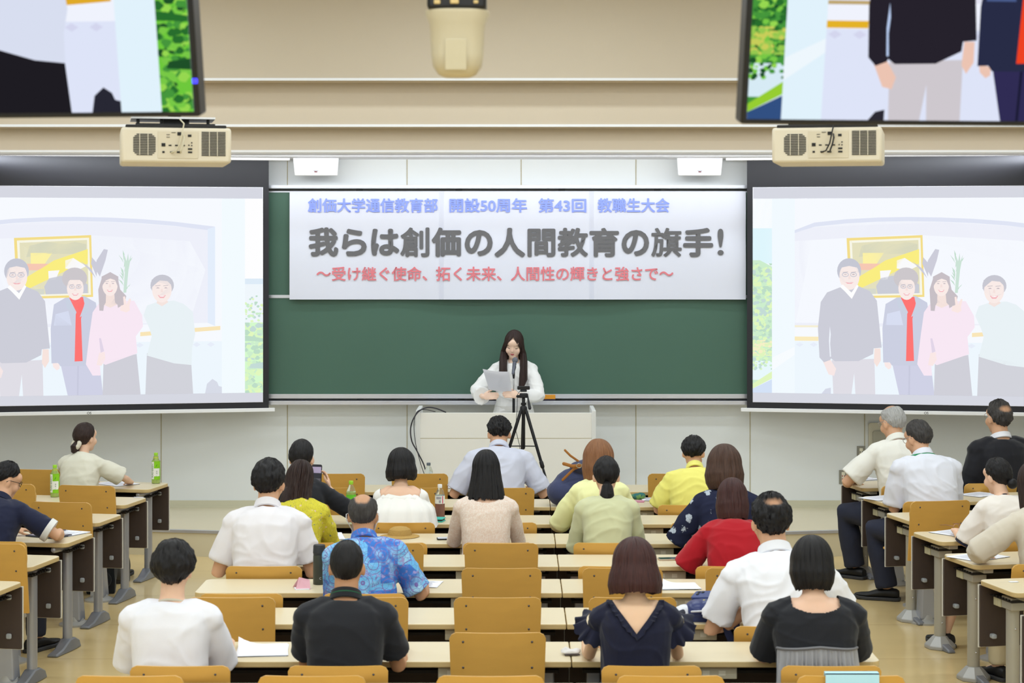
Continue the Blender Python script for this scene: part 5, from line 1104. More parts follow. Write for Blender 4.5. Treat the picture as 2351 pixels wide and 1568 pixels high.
def cape(q, root):
    c = q.c7; m = MB(); rings = []; N = 72; s = q.s; sx = abs(q.sh[1].x - c.x) / .155
    for i in range(11):
        u = i / 10; ring = []; zc = c.z - .045 - u * .19 * s
        for k in range(N):
            a = 2 * math.pi * k / N; w_ = (.125 + .10 * min(1, u * 2.2) + .045 * u) * sx; d = .105 + .03 * min(1, u * 2) + .03 * u
            z = zc + .018 * abs(math.cos(a)) * (1 - u) - .03 * u * abs(math.cos(a)); x = c.x + math.copysign(abs(math.cos(a)) ** .85, math.cos(a)) * w_; y = spine_y(q, z) + .012 + math.copysign(abs(math.sin(a)) ** .8, math.sin(a)) * d
            f = (.002 + .008 * u) * math.sin(k * 1.1 + math.sin(k)); ring.append((x + f * math.cos(a), y + f * math.sin(a), z + .006 * u * math.sin(k * .9)))
        rings.append(ring)
    rings += [[(x * .985 + c.x * .015, y * .985 + (spine_y(q, z) + .012) * .015, z + .002) for x, y, z in r] for r in rings[::-1]]
    ob('cape', m.rings(rings, cap=False), cloth('white_crepe', (242, 240, 236)), root, angle=80)
    l = MB(); l.tube([c + Vector((math.cos(a) * .066, math.sin(a) * .06 + .02, .0 - .02 * math.sin(a))) for a in [2 * math.pi * k / 24 for k in range(25)]], .003, 6, ends=False); ob('neck_strap', l, mat('strap_green', (90, 110, 60), .8), root)
person('cape', 'person in a white caped blouse with a chin-length black bob', dict(px=921, py=1028, d=dh(3), female=True, lean=12, bend=12, neck=-2, hpitch=12, hyaw=-4, hroll=-3, ht=.02, s=.95,
       shirt=dict(mat=cloth('white_crepe', (242, 240, 236)), name='blouse', sleeve=.5, g=.008, fold=.006, cut=lambda q: (lambda p: p.z > q.c7.z - .05 and abs(p.x - q.c7.x) < .125), trim=cape), hair=skin_hair((lambda q, sd: drape(q, [(.01, .104, .114, 0), (-.045, .118, .122, -.002), (-.09, .114, .118, -.002), (-.112, .098, .10, 0)], .134, 58, .05, sd, part=.0), BLACKH)), hands=((-.2, .42, .735), (.2, .42, .735))))
person('paleyellow', 'person in a pale yellow top with light brown hair, behind the navy backpack', dict(px=1374, py=1007, d=dh(3), female=True, hk=1.1, lean=14, bend=14, neck=-2, hpitch=12, ht=.02, wide=.95, s=.95,
       shirt=dict(mat=cloth('pale_yellow', (240, 240, 178)), name='top', sleeve=1.5, slw=1.25, g=.02, fold=.012), hair=skin_hair((lambda q, sd: drape(q, [(.01, .096, .11, 0), (-.06, .1, .112, -.004), (-.12, .09, .1, -.006), (-.16, .08, .085, -.008)], .13, 57, .05, sd, part=.004), LBROWN)), hands=((-.26, .38, .735), (.2, .4, .735)), poles=((-.26, -.65, -.65), (.26, -.65, -.65))))
# second and first rows
person('yellowpolo', 'person in a yellow polo shirt bowing the head over papers', dict(px=1592, py=1000, d=dh(2), lean=16, bend=22, neck=-2, hpitch=34, hyaw=-12, ht=.02, female=True, wide=1.2, s=1.0, skin=WARM,
       shirt=dict(mat=cloth('yellow_pique', (238, 230, 124)), sleeve=.85, slw=1.3, g=.022, fold=.014, collar=(.062, .036)), hair=skin_hair((S_(.024, amp=.005, jag=6, line=[(0, 30), (35, 24), (58, 8), (72, -6), (88, -8), (100, -24), (120, -46), (180, -62)]), BLACKH)), hands=((-.24, .34, .735), (.2, .4, .735)), poles=((-.26, -.65, -.65), (.26, -.65, -.65))))
person('greyshirt', 'person in a pale grey short-sleeved shirt bent over, before the lectern', dict(px=1146, py=954, d=dh(1), lean=16, bend=26, neck=-2, hpitch=34, hyaw=8, ht=.02, wide=1.07, deep=1.02, skin=WARM,
       shirt=dict(mat=cloth('grey_shirting', (206, 208, 224), .75), sleeve=.86, slw=1.15, g=.022, fold=.013, collar=(.070, .038)), hair=skin_hair((S_(.018, amp=.007, jag=5), BLACKH)), hands=((-.3, .36, .735), (.3, .36, .735)), poles=((-.36, -.6, -.65), (.36, -.6, -.65))))
# ------------------------------------------------------------------ left block
def scrunchie(q, root):
    m = MB(); rnd = random.Random(5)
    for k in range(26):
        a = 2 * math.pi * k / 26; p = q.HM @ (Vector((math.cos(a) * .038, -.104 + math.sin(a) * .018, -.062 + math.sin(a) * .036)) * q.hs); m.ell(p, [rnd.uniform(.013, .020) for _ in range(3)], None, 8, 6)
    ob('scrunchie', remesh(m, .005, 1), cloth('scrunchie_cream', (222, 214, 196), bump=.3), root, label='cream gathered scrunchie')
person('scrunchie', 'person in a cream blouse with a scrunchie in a low ponytail', dict(px=195, py=970, block=(-1, 1), female=True, lean=10, bend=12, neck=-4, hpitch=4, hyaw=-24, ht=.016, s=.95, turn=-4,
       shirt=dict(mat=cloth('cream_cotton', (226, 222, 206)), name='blouse', sleeve=.86, slw=1.3, g=.02, fold=.012, high=True, trim=scrunchie), pants=NAVYP, hair=skin_hair((S_(.016, amp=.002, jag=2, back=.008, line=[(0, 36), (35, 30), (58, 8), (72, -14), (88, -22), (100, -40), (120, -56), (180, -62)]), DARKB), (lambda q, sd: tail(q, [(.0, -.09, -.055), (0, -.115, -.085), (.0, -.112, -.12), (0, -.1, -.14)], [.026, .034, .03, .012], sd), DARKB)), hands=((-.14, .46, .735), (.24, .40, .735)), poles=((-.8, -.2, -.5), (1, -.2, -.4))))
def cuffs(q, root, col=(226, 224, 220), at=.80, rr=.062):
    for k in (0, 1):
        S, E_, W = q.arm[k]; d = (E_ - S).normalized(); c = S + d * (E_ - S).length * at; ob('cuff', MB().tube([c - d * .018, c + d * .018], rr * q.s * 1.2, 18, ends=False), cloth('cuff_%d' % col[0], col), root, label='contrasting sleeve cuff')
person('navypolo', 'person in a navy polo with white cuffs, writing at the left edge', dict(px=12, py=1060, block=(-1, 4), lean=22, bend=22, neck=-14, hpitch=22, hyaw=-48, ht=.014, wide=1.0, skin=WARM, glasses=GLK, turn=-4,
       shirt=dict(mat=cloth('navy_pique', (34, 38, 62)), sleeve=.74, slw=1.1, g=.016, fold=.010, collar=(.067, .034), trim=lambda q, root: cuffs(q, root, at=.74, rr=.068)), hair=skin_hair((S_(.012, top=.6, amp=.004, jag=3, line=[(0, 40), (35, 34), (58, 18), (72, 12), (86, 12), (100, 0), (112, -14), (130, -30), (180, -40)]), BLACKH)), hands=((-.05, .44, .735), (.28, .42, .74)), poles=((-.8, -.2, -.5), (1, -.25, -.5))))
# ------------------------------------------------------------------ right block
person('silver', 'silver-haired person with glasses in a white shirt, frontmost right desk', dict(px=2051, py=930, block=(1, 1), lean=14, bend=18, neck=-8, hpitch=18, hyaw=20, ht=.008, skin=WARM, glasses=GLS, pants=NAVYP, foot=((-.25, .36), (.1, .4)), knees=((-.31, .38), (.1, .42)), toes=(-35, 8), lw=1.25,
       shirt=dict(mat=cloth('cream_shirting', (240, 237, 228), .8), sleeve=.82, slw=1.25, g=.02, fold=.012, collar=(.067, .036)), hair=skin_hair((S_(.010, amp=.004, jag=5, bald=lambda az, ph, t: .92 * smst(ph, 48, 66)), SILVER)), hands=((-.26, .40, .735), (.12, .42, .735)), poles=((-.8, -.4, -.5), (.6, -.5, -.6))))
def lanyard(q, root):
    c = q.c7 + q.neckdir * .022; l = MB(); l.tube([c + Vector((math.cos(a) * .090, math.sin(a) * .088 + .012, .002 - .03 * math.sin(a))) * q.s for a in [2 * math.pi * k / 24 for k in range(25)]], .0055, 6, ends=False, flat=(1.6, .7)); ob('lanyard', l, mat('lanyard_green', (40, 140, 90), .7), root, label='green neck lanyard')
person('lanyard', 'grey-haired person in a white shirt with a green lanyard, second right desk', dict(px=2110, py=963, block=(1, 2), lean=18, bend=22, neck=-10, hpitch=20, hyaw=22, ht=.014, skin=WARM, glasses=GLS, pants=NAVYP, wide=1.05, foot=((-.22, .32), (.1, .4)), knees=((-.28, .38), (.1, .42)), toes=(-55, 8), lw=1.25,
       shirt=dict(mat=cloth('blue_white_shirting', (230, 231, 242), .8), sleeve=.86, slw=1.25, g=.02, fold=.014, collar=(.068, .036), trim=lanyard), hair=skin_hair((S_(.014, amp=.004, jag=4), SALT)), hands=((-.1, .44, .735), (.1, .44, .735)), poles=((-.36, -.6, -.65), (.36, -.6, -.65))))
person('suit', 'person in a black suit with a thinning crown at the right edge', dict(px=2294, py=917, block=(1, 1), lean=2, bend=10, neck=-2, hpitch=2, hyaw=10, ht=.016, skin=WARM, glasses=GLS, back=.22, pants=DKP,
       shirt=dict(mat=cloth('black_suiting', (30, 30, 36), .7), name='jacket', sleeve=1.9, slw=1.16, g=.026, fold=.010, collar=(.066, .03), cmat=TEEW), hair=skin_hair((S_(.016, amp=.006, jag=5, bald=lambda az, ph, t: .95 * (1 - smst(math.hypot((180 - az) * .5 * math.cos(R(ph)), ph - 30), 4, 24))), SALT)), hands=((-.2, .26, .80), (.1, .3, .78)), poles=((-.26, -.65, -.65), (.26, -.65, -.65)), hdir=((-.4, .5, -.3), None)))
person('bun', 'person in a cream T-shirt with navy cuffs and a low black bun', dict(px=2292, py=1050, block=(1, 4), female=True, lean=16, bend=16, neck=-6, hpitch=14, hyaw=22, ht=.014, s=.95, pants=BEIGEP, hem=.6, foot=((-.22, .48), (.1, .4)),
       shirt=dict(mat=cloth('cream_knit', (238, 230, 222)), sleeve=.92, slw=1.3, g=.02, fold=.011, trim=lambda q, root: (cuffs(q, root, (38, 40, 58), .92, .062), tee_band(mat('band_navy', (36, 38, 56), .9), .058)(q, root))), hair=skin_hair((S_(.014, amp=.003, jag=2, line=[(0, 40), (35, 34), (58, 14), (72, -6), (88, -14), (100, -30), (120, -50), (180, -62)]), BLACKH), (lambda q, sd: MB().ell(q.HM @ (Vector((.012, -.112, -.072)) * q.hs), (.036, .03, .032), q.HM.to_3x3(), 20, 14), BLACKH)),
       hands=((-.2, .38, .735), (.05, .42, .735)), poles=((-.3, -.6, -.65), (.3, -.6, -.65))))
person('beige', 'person in a beige jacket cut by the right edge, with pale trousers', dict(px=2376, py=1058, block=(1, 5), female=True, lean=14, bend=16, neck=-4, hpitch=12, ht=.016, s=.98, wide=1.0, pants=BEIGEP,
       shirt=dict(mat=cloth('beige_linen', (214, 204, 188)), name='jacket', sleeve=1.6, slw=1.25, g=.024, fold=.016), hair=skin_hair((lambda q, sd: drape(q, [(.01, .092, .108, 0), (-.06, .096, .108, -.006), (-.13, .1, .1, -.01), (-.2, .098, .08, -.02)], .13, 56, .05, sd), DARKB)), hands=((-.24, .38, .735), (.2, .42, .735)), poles=((-1, -.3, -.4), (1, -.2, -.4))))
# ------------------------------------------------------------------ the speaker, standing behind the lectern and facing the room
def face_parts(q, root):
    hp = lambda x, y, z: q.HM @ (Vector((x, y, z)) * q.hs)
    e = MB(); b = MB()
    for sd in (-1, 1):
        e.tube([hp(sd * (.030 + u * .0165), .0815 - .006 * abs(u + .25), -.004 - .0028 * (1 - u * u)) for u in (-1, -.5, 0, .5, 1)], [.0012, .0021, .0024, .0021, .001], 6)
        b.tube([hp(sd * (.031 + u * .0185), .0835 - .004 * (u + .5) ** 2, .021 + .0035 * (1 - u * u)) for u in (-1, -.4, .3, 1)], [.0022, .003, .0028, .0014], 6)
    ob('eyelashes', e, mat('lash_dark', (44, 34, 34), .6), root, label='dark lashes of lowered eyes'); ob('eyebrows', b, mat('brow_brown', (92, 68, 58), .8), root, label='brown eyebrows')
    l = MB(); l.tube([hp(u * .019, .0895 - .009 * u * u, -.0585 + .001 * u * u) for u in (-1, -.6, 0, .6, 1)], [.0014, .003, .0036, .003, .0014], 8); l.tube([hp(u * .016, .089 - .008 * u * u, -.0655 + .002 * u * u) for u in (-1, -.6, 0, .6, 1)], [.0014, .0034, .0044, .0034, .0014], 8)
    ob('lips', l, mat('lip_rose', (178, 78, 84), .4, .5), root, label='rose lips')
    # belt
    c = q.pel + Vector((0, .0, .085)); bl = MB(); rings = []
    for k in range(41):
        a = 2 * math.pi * k / 40; rings.append([c + Vector((math.cos(a) * .158 * r, math.sin(a) * .122 * r, z)) for r, z in ((1, -.022), (1.05, -.022), (1.05, .022), (1, .022))])
    ob('belt', bl.rings(rings, cap=False), cloth('belt_white', (232, 230, 226)), root)
def spk_hair(q, sd):
    main = drape(q, [(.01, .087, .109, 0), (-.05, .088, .100, -.006), (-.10, .088, .084, -.014), (-.16, .09, .07, -.02)], .130, 50, .082, sd, jag=.01, part=.010, vee=(.092, .0022))
    hp = lambda x, y, z: q.HM @ (Vector((x, y, z)) * q.hs); out = [('hair', main, DARKB)]; c = q.c7
    for s_, L in ((1, .335), (-1, .41)):
        b2 = hp(s_ * .068, .03, .05); d = hp(s_ * .088, .016, -.07); e = Vector((d.x + s_ * .004, c.y + .075, d.z - .07))
        f = Vector((d.x + s_ * .002, c.y + .112, q.H0.z - L * .72)); g = Vector((d.x - s_ * (.0 if s_ > 0 else .012), c.y + .124, q.H0.z - L))
        if s_ < 0: g = Vector((d.x + .03, c.y + .135, q.H0.z - L))
        out.append(('hair_lock', tail(q, [b2, hp(s_ * .080, .026, -.02), d, e, f, g], [.010, .020, .027, .034, .036, .012], 3 + s_, flat=(.62, 1), local=False), DARKB))
        out.append(('back_hair', tail(q, [hp(s_ * .04, -.05, .03), hp(s_ * .045, -.05, -.05), Vector((d.x - s_ * .03, c.y - .06, d.z - .1)), Vector((d.x - s_ * .03, c.y - .08, d.z - .22))], [.04, .046, .048, .02], 9, local=False), DARKB))
    return out
spk = dict(px=1180, py=757, d=17.2, female=True, stand=True, turn=180, floor=.205, pz=.83, lean=1, bend=6, neck=6, hpitch=20, hyaw=-8, hroll=-4, ht=.018, s=.96, skin=(240, 206, 184), nk=.92, vox=.005,
       shirt=dict(mat=cloth('white_blouse', (240, 239, 238)), name='blouse', sleeve=1.84, slw=1.22, cuff=1.15, g=.02, fold=.012, high=False), lower='trousers', pants=cloth('white_trousers', (232, 234, 240)), flare=1.3, shoe=mat('shoe_white', (225, 225, 225), .5), hair=spk_hair, more=face_parts,
       hands=((-.04, .30, 1.045), (.262, .295, 1.032)), poles=((-.75, -.25, -.6), (.75, -.25, -.6)), hdir=((.85, .34, .12), (-.9, .34, .12)), hup=((.2, .9, .3), (-.2, .9, .3)), curl=.5)
qs = person('speaker', 'person in white with long dark hair, standing behind the lectern reading papers', spk)
# ------------------------------------------------------------------ things on the desks
PAPER = mat('paper_white', (240, 240, 246), .75, .2); INK = mat('ink_print', (170, 172, 186), .8)
def on_desk(px, py, z=DH): 
    d = FPX * (CAMZ - z) / (py - HY); return Vector((X(px, d), d, z))
def papers(label, px, py, w_=.21, l_=.297, rz=0, n=3, group='papers on the desks', lines=True, name='paper_sheets', curl=.0):
    r = thing(name, label, 'papers', on_desk(px, py), rz, group); rnd = random.Random(int(px * 7 + py))
    for k in range(n):
        g = MB(); N = 8; vs = []
        for s_ in (0, .0007):
            for j in range(N + 1):
                for i in range(N + 1):
                    u, v = i / N, j / N; vs.append(((u - .5) * w_, (v - .5) * l_, .001 + s_ + k * .0011 + curl * max(0, 1 - math.hypot(u, 1 - v) * 2) ** 2 * (k == n - 1)))
        Q = (N + 1) ** 2; fs = []
        for j in range(N):
            for i in range(N):
                a = j * (N + 1) + i; f = (a, a + 1, a + N + 2, a + N + 1); fs.append(f[::-1]); fs.append(tuple(x + Q for x in f))
        sh = ob('sheet', g.add(vs, fs), PAPER, r, loc=(rnd.uniform(-.006, .006) if k else 0, rnd.uniform(-.006, .006) if k else 0, 0), rot=(0, 0, R(rnd.uniform(-4, 4)) if k else 0), sm=False)
    if lines:
        ln = MB()
        for k in range(11): ln.bx((-w_ * .38, -l_ * .36 + k * l_ * .07, .0023 + n * .0011), (w_ * rnd.uniform(.1, .38), -l_ * .36 + k * l_ * .07 + .003, .0026 + n * .0011))
        ob('print', ln, INK, sh, sm=False)
    return r
papers('white handout by the arm of the cream-bloused person, frontmost left desk', 268, 1111, rz=AL + R(60))
papers('printed sheets beside the dark tablet on the fourth left desk', 140, 1224, .21, .30, AL + R(74), 4)
papers('white sheets left of the grey-shirted person, frontmost middle desk', 1046, 1118, rz=R(80))
papers('white sheets below the tripod\'s right foot, frontmost middle desk', 1268, 1121, rz=R(84))
papers('small booklet beside the yellow polo shirt, second middle desk', 1497, 1147, .15, .16, R(4), 4)
papers('white sheet edge beside the yellow print blouse, fourth middle desk', 750, 1232, rz=R(10))
papers('white sheet under the arm of the white polo shirt, fifth middle desk', 690, 1291, rz=R(80))
papers('torn white sheets right of the Hawaiian shirt, sixth middle desk', 985, 1342, .12, .2, R(-8), 3)
papers('white sheets behind the blue bag, sixth middle desk', 1556, 1347, .21, .20, R(3), 5, lines=False, curl=.05)
papers('white sheets with a lifted corner between the white T-shirt and the black polo', 604, 1494, .22, .27, R(4), 4, lines=False, curl=.035)
papers('white notebook pages by the silver-haired person, frontmost right desk', 1984, 1101, .2, .16, AR + R(20), 5)
papers('white sheet by the elbow of the lanyard wearer, second right desk', 2030, 1144, rz=AR + R(-70))
papers('white sheet with a pair of glasses on it, fourth right desk', 2200, 1223, .22, .3, AR + R(-66))
papers('printed white sheets by the beige jacket, fifth right desk', 2245, 1279, .22, .3, AR + R(-66))
papers('white sheet in front of the black suit, frontmost right desk', 2220, 1106, rz=AR + R(-60))
papers('white sheet right of the lanyard wearer, second right desk', 2248, 1136, .2, .26, AR + R(-60))
papers('small white slip on the sixth right desk', 2327, 1336, .05, .03, AR, 1, lines=False, name='paper_slip'); papers('small white slip on the third middle desk', 1283, 1182, .06, .03, 0, 1, lines=False, name='paper_slip')
papers('small white slip near the end of the second left desk', 318, 1142, .07, .03, AL, 1, lines=False, name='paper_slip')
# ---- bottles
PET = mat('pet_clear', (236, 244, 244), .06, .5, trans=.92, ior=1.2); TEA = mat('tea_green', (206, 224, 90), .1, .5, trans=.2, ior=1.33); RTEA = mat('tea_red', (168, 80, 40), .1, .5, trans=.3, ior=1.33); CAPG = mat('cap_green', (158, 214, 50), .45); LABW = mat('label_white', (238, 240, 232), .5); LABG = mat('label_green', (138, 206, 30), .5)
def bottle(label, px, py, h=.222, cap=CAPG, liquid=None, fill=.9, kind='pure', rz=0, group='bottles on the desks'):
    r = thing('drink_bottle', label, 'bottle', on_desk(px, py), rz, group); k = h / .222; R0 = .0325
    prof = [(0, 0), (R0 * .86, 0), (R0, .006), (R0, .03), (R0 * .97, .034), (R0, .04), (R0, .145), (R0 * .95, .155), (R0 * .62, .182), (.0125, .196), (.0125, .205), (.0128, .206)]
    ob('bottle_body', MB().lathe([(a, z * k) for a, z in prof], seg=28), PET, r)
    ob('cap', MB().lathe([(0, .200 * k), (.0148, .200 * k), (.0150, .203 * k), (.0150, .220 * k), (.0138, .222 * k), (0, .222 * k)], seg=28), cap, r)
    if liquid: ob('drink', MB().lathe([(a * .95, max(.002, z) * k) for a, z in prof if z < .2 * fill] + [(min(R0 * .95, R0 * (.95 if fill < .78 else .6)), .2 * fill * k), (0, .2 * fill * k)], seg=28), liquid, r)
    def wrap(m_, a0, a1, z0, z1, rr, name, par):
        n = 24; rings = [[(rr * math.sin(R(a0 + (a1 - a0) * i / n)), -rr * math.cos(R(a0 + (a1 - a0) * i / n)), z * k) for i in range(n + 1)] for z in (z0, z1)]
        return ob(name, MB().rings(rings, cap=False, closed=False), m_, par)
    if kind == 'pure':
        lb = wrap(LABG, -180, 180, .030, .163, R0 * 1.014, 'label', r); wrap(LABW, -64, 64, .055, .112, R0 * 1.02, 'label_panel', lb); wrap(LABW, -64, -16, .112, .160, R0 * 1.02, 'label_panel', lb); wrap(LABW, -64, -16, .034, .055, R0 * 1.02, 'label_panel', lb)
        me = text_mesh('PURE GREEN', .02); n = len(me.vertices); co = np.zeros(n * 3, np.float32); me.vertices.foreach_get('co', co); co = co.reshape(-1, 3); a = co.min(0); b = co.max(0)
        for v in me.vertices:
            z = .044 + (v.co.x - a[0]) / (b[0] - a[0]) * .100; an = -28 - (v.co.y - a[1]) / (b[1] - a[1]) * 26; v.co = Vector((R0 * 1.03 * math.sin(R(an)), -R0 * 1.03 * math.cos(R(an)), z * k))
        ob('label_lettering', me, mat('ink_dark_green', (36, 112, 40), .6), lb, sm=False)
        lf = MB()
        for z0 in (.122, .05):
            pts = [(-2, 0), (8, .012), (20, .022), (16, .010), (6, .002)]; lf.add([(R0 * 1.022 * math.sin(R(x + 8)), -R0 * 1.022 * math.cos(R(x + 8)), (z0 + z) * k) for x, z in pts], [(0, 1, 2, 3, 4)])
        ob('leaf_print', lf, mat('leaf_green', (60, 150, 40), .6), lb, sm=False)
        for ii, (ch, z) in enumerate((('緑', .086), ('茶', .072))):
            me = text_mesh(ch); fit_text(me, .008, .017, (z) * k, (z + .010) * k, -R0 * 1.03); ob('label_character', me, mat('ink_grey2', (90, 96, 80), .6), lb, sm=False)
    if kind == 'green':
        lb = wrap(mat('label_green2', (104, 200, 48), .5), -180, 180, .03, .135, R0 * 1.012, 'label', r); wrap(mat('label_print', (40, 110, 40), .6), -50, -42, .05, .09, R0 * 1.02, 'label_print', lb); wrap(LABW, 40, 90, .05, .12, R0 * 1.02, 'label_panel', lb)
    if kind == 'red':
        lb = wrap(LABW, -180, 180, .098, .150, R0 * 1.012, 'label', r); wrap(mat('label_pink', (214, 60, 110), .5), 30, 42, .1, .148, R0 * 1.02, 'label_stripe', lb); wrap(mat('label_grey', (170, 168, 176), .6), -44, 18, .128, .144, R0 * 1.02, 'label_print', lb); wrap(mat('label_grey', (170, 168, 176), .6), -10, 14, .104, .122, R0 * 1.02, 'label_print', lb)
    if kind == 'clear': 
        lb = wrap(mat('label_yellow', (226, 200, 90), .5), -50, 50, .10, .135, R0 * 1.012, 'label', r)
    return r
bottle('PURE GREEN tea bottle standing alone near the end of the frontmost left desk', 358, 1110, .235, liquid=TEA, fill=.98)
bottle('PURE GREEN tea bottle on the second left desk, beside the cream blouse', 126, 1141, .232, liquid=TEA, fill=.98)
bottle('green tea bottle on the third middle desk, above the balding head', 806, 1183, .232, liquid=TEA, kind='green', fill=.75)
bottle('bottle of red tea with a white cap right of the caped blouse', 1010, 1190, .226, cap=mat('cap_white', (240, 240, 240), .4), liquid=RTEA, kind='red', fill=.52)
bottle('clear empty bottle with a grey cap on the frontmost middle desk', 984, 1124, .20, cap=mat('cap_grey', (96, 104, 112), .4), kind='clear')
th = thing('thermos_flask', 'dark green thermos flask between the white polo and the Hawaiian shirt', 'flask', on_desk(733, 1341)); TG = mat('thermos_green', (62, 66, 58), .4, .5, metal=.2)
ob('flask_body', MB().lathe([(0, 0), (.031, 0), (.033, .004), (.033, .15), (.031, .158), (0, .158)], seg=32), TG, th); ob('lid', MB().lathe([(0, .158), (.0325, .159), (.0325, .166), (.034, .168), (.032, .205), (.029, .211), (0, .211)], seg=32), mat('thermos_lid', (50, 52, 56), .45), th)
lg = text_mesh('C'); fit_text(lg, .004, .014, .03, .042, -.0336); ob('emblem', lg, mat('emblem_silver', (200, 200, 205), .4), th, sm=False)
pk = thing('card_pouch', 'small pink folded card pouch beside the thermos flask', 'pouch', on_desk(694, 1352), R(12)); PINK = mat('pink_card', (232, 176, 186), .7)
m = MB(); m.rings([[(-.04, -.03, .0), (-.036, -.03, .003), (-.012, .01, .06), (-.016, .012, .06)], [(.036, -.03, 0), (.04, -.03, .003), (.04, .01, .045), (.036, .012, .045)]]); ob('front_flap', m, PINK, pk, sm=False)
m = MB(); m.rings([[(-.016, .012, .06), (-.012, .012, .06), (-.042, .05, .002), (-.046, .05, .002)], [(.036, .014, .045), (.04, .014, .045), (.042, .05, .002), (.038, .05, .002)]]); ob('back_flap', m, PINK, pk, sm=False); ob('cards', MB().bx((-.04, -.035, 0), (.034, .03, .006)), PAPER, pk, sm=False)
def phone(label, px, py, rz, body, screen, case=None, w_=.075, l_=.15):
    r = thing('mobile_phone', label, 'phone', on_desk(px, py), rz, 'phones lying on the desks'); ob('casing', MB().prism(rrect(w_, l_, .012), 0, .009), body, r, bevel=.002); ob('screen', MB().prism(rrect(w_ - .008, l_ - .008, .009), .009, .0098), screen, r, sm=False); return r
phone('black phone with a pale glowing screen left of the lace top', 1031, 1238, R(96), DK, mat('screen_pale', (225, 226, 235), .2)); phone('phone with a dark green screen on the fifth middle desk', 1541, 1285, R(98), mat('phone_gold', (196, 178, 160), .3, .5, metal=.6), mat('screen_dark_green', (28, 54, 50), .12))
tc_ = thing('wallet_case', 'teal folding phone case beside the red tea bottle', 'phone case', on_desk(1005, 1197), R(-12)); TEAL = mat('teal_leather', (70, 190, 178), .5)
ob('back_cover', MB().prism(rrect(.085, .10, .01), 0, .008), TEAL, tc_, bevel=.002); ob('phone', MB().prism(rrect(.078, .092, .01), .008, .017), DK, tc_, bevel=.002); ob('front_cover', MB().prism(rrect(.085, .10, .01), .017, .024), TEAL, tc_, bevel=.002)
tb_ = thing('tablet', 'dark tablet folder under the hand of the navy polo wearer', 'tablet', on_desk(112, 1231), AL + R(70)); ob('cover', MB().prism(rrect(.17, .24, .01), 0, .010), mat('tablet_navy', (48, 50, 66), .4), tb_, bevel=.003); ob('screen', MB().prism(rrect(.145, .20, .004), .010, .0112), mat('screen_grey', (176, 178, 196), .2), tb_, sm=False)
pn = thing('pen', 'slim pen on the printed sheets, fourth left desk', 'pen', on_desk(132, 1222), AL + R(30)); ob('barrel', MB().tube([(-.06, 0, .012), (.05, 0, .012)], .004, 10), mat('pen_grey', (90, 90, 100), .4), pn); ob('tip', MB().tube([(.05, 0, .012), (.066, 0, .011)], [.0035, .001], 8), CHR, pn)
lp = thing('laptop', 'dark grey closed laptop behind the arm of the black polo shirt', 'laptop', on_desk(858, 1500), R(6)); LPG = mat('laptop_grey', (96, 97, 102), .4, .5, metal=.4); ob('base', MB().prism(rrect(.27, .19, .012), 0, .009), LPG, lp, bevel=.003); ob('lid', MB().prism(rrect(.27, .19, .012), .0105, .017), LPG, lp, bevel=.003)
hk = thing('handkerchief', 'crumpled white handkerchief beside the navy ruffled blouse', 'handkerchief', on_desk(1311, 1503), R(6)); m = MB()
m.ell((0, 0, .012), (.046, .03, .012)); m.ell((-.02, .012, .018), (.026, .018, .012)); m.ell((.024, .006, .017), (.022, .022, .012)); m.ell((.0, -.02, .012), (.035, .012, .010)); me = remesh(m, .004, 1, .012, 2); ob('cloth', me, cloth('hanky_white', (228, 224, 222), bump=.3), hk)
m = MB(); m.tube([(-.03, -.031, .006), (0, -.034, .008), (.032, -.03, .006)], .004, 8); ob('border', m, mat('hanky_border', (84, 76, 76), .8), hk)
# straw hat
ht_ = thing('straw_hat', 'tan straw hat lying in front of the caped blouse, fourth middle desk', 'hat', on_desk(918, 1232)); ht_.scale = (.74, .74, .8); STRAW = mat('straw', (188, 152, 88), .8, .2, bump=.6, bscale=60, stretch=(1, 1, 5), var=.15, vscale=60)
ob('crown', MB().lathe([(.105, .004), (.10, .03), (.088, .058), (.06, .074), (.02, .080), (0, .08)], seg=36), STRAW, ht_); ob('brim', MB().lathe([(.10, .012), (.14, .006), (.165, .002), (.166, .005), (.14, .010), (.10, .016)], seg=40), STRAW, ht_)
fc = thing('cloth_pouch', 'small green and blue patterned pouch on the second middle desk', 'pouch', on_desk(1463, 1146), R(-14)); m = MB(); m.ell((0, 0, .02), (.06, .035, .02)); m.ell((.03, 0, .028), (.03, .03, .02)); ob('body', remesh(m, .005, 2, .008, 4), pattern('teal_print', (54, 110, 112), [('noise', 30, .45, .6, (120, 160, 90), (1, 1, 1)), ('noise', 50, .6, .7, (40, 60, 110), (1, 1, 1))]), fc)
pc = thing('notebook', 'pink notebook under the patterned pouch, second middle desk', 'notebook', on_desk(1458, 1152), R(-6)); ob('cover', MB().prism(rrect(.13, .09, .004), 0, .006), mat('notebook_pink', (206, 140, 160), .6), pc, sm=False); ob('pages', MB().prism(rrect(.126, .086, .003), .001, .005), PAPER, pc, sm=False)
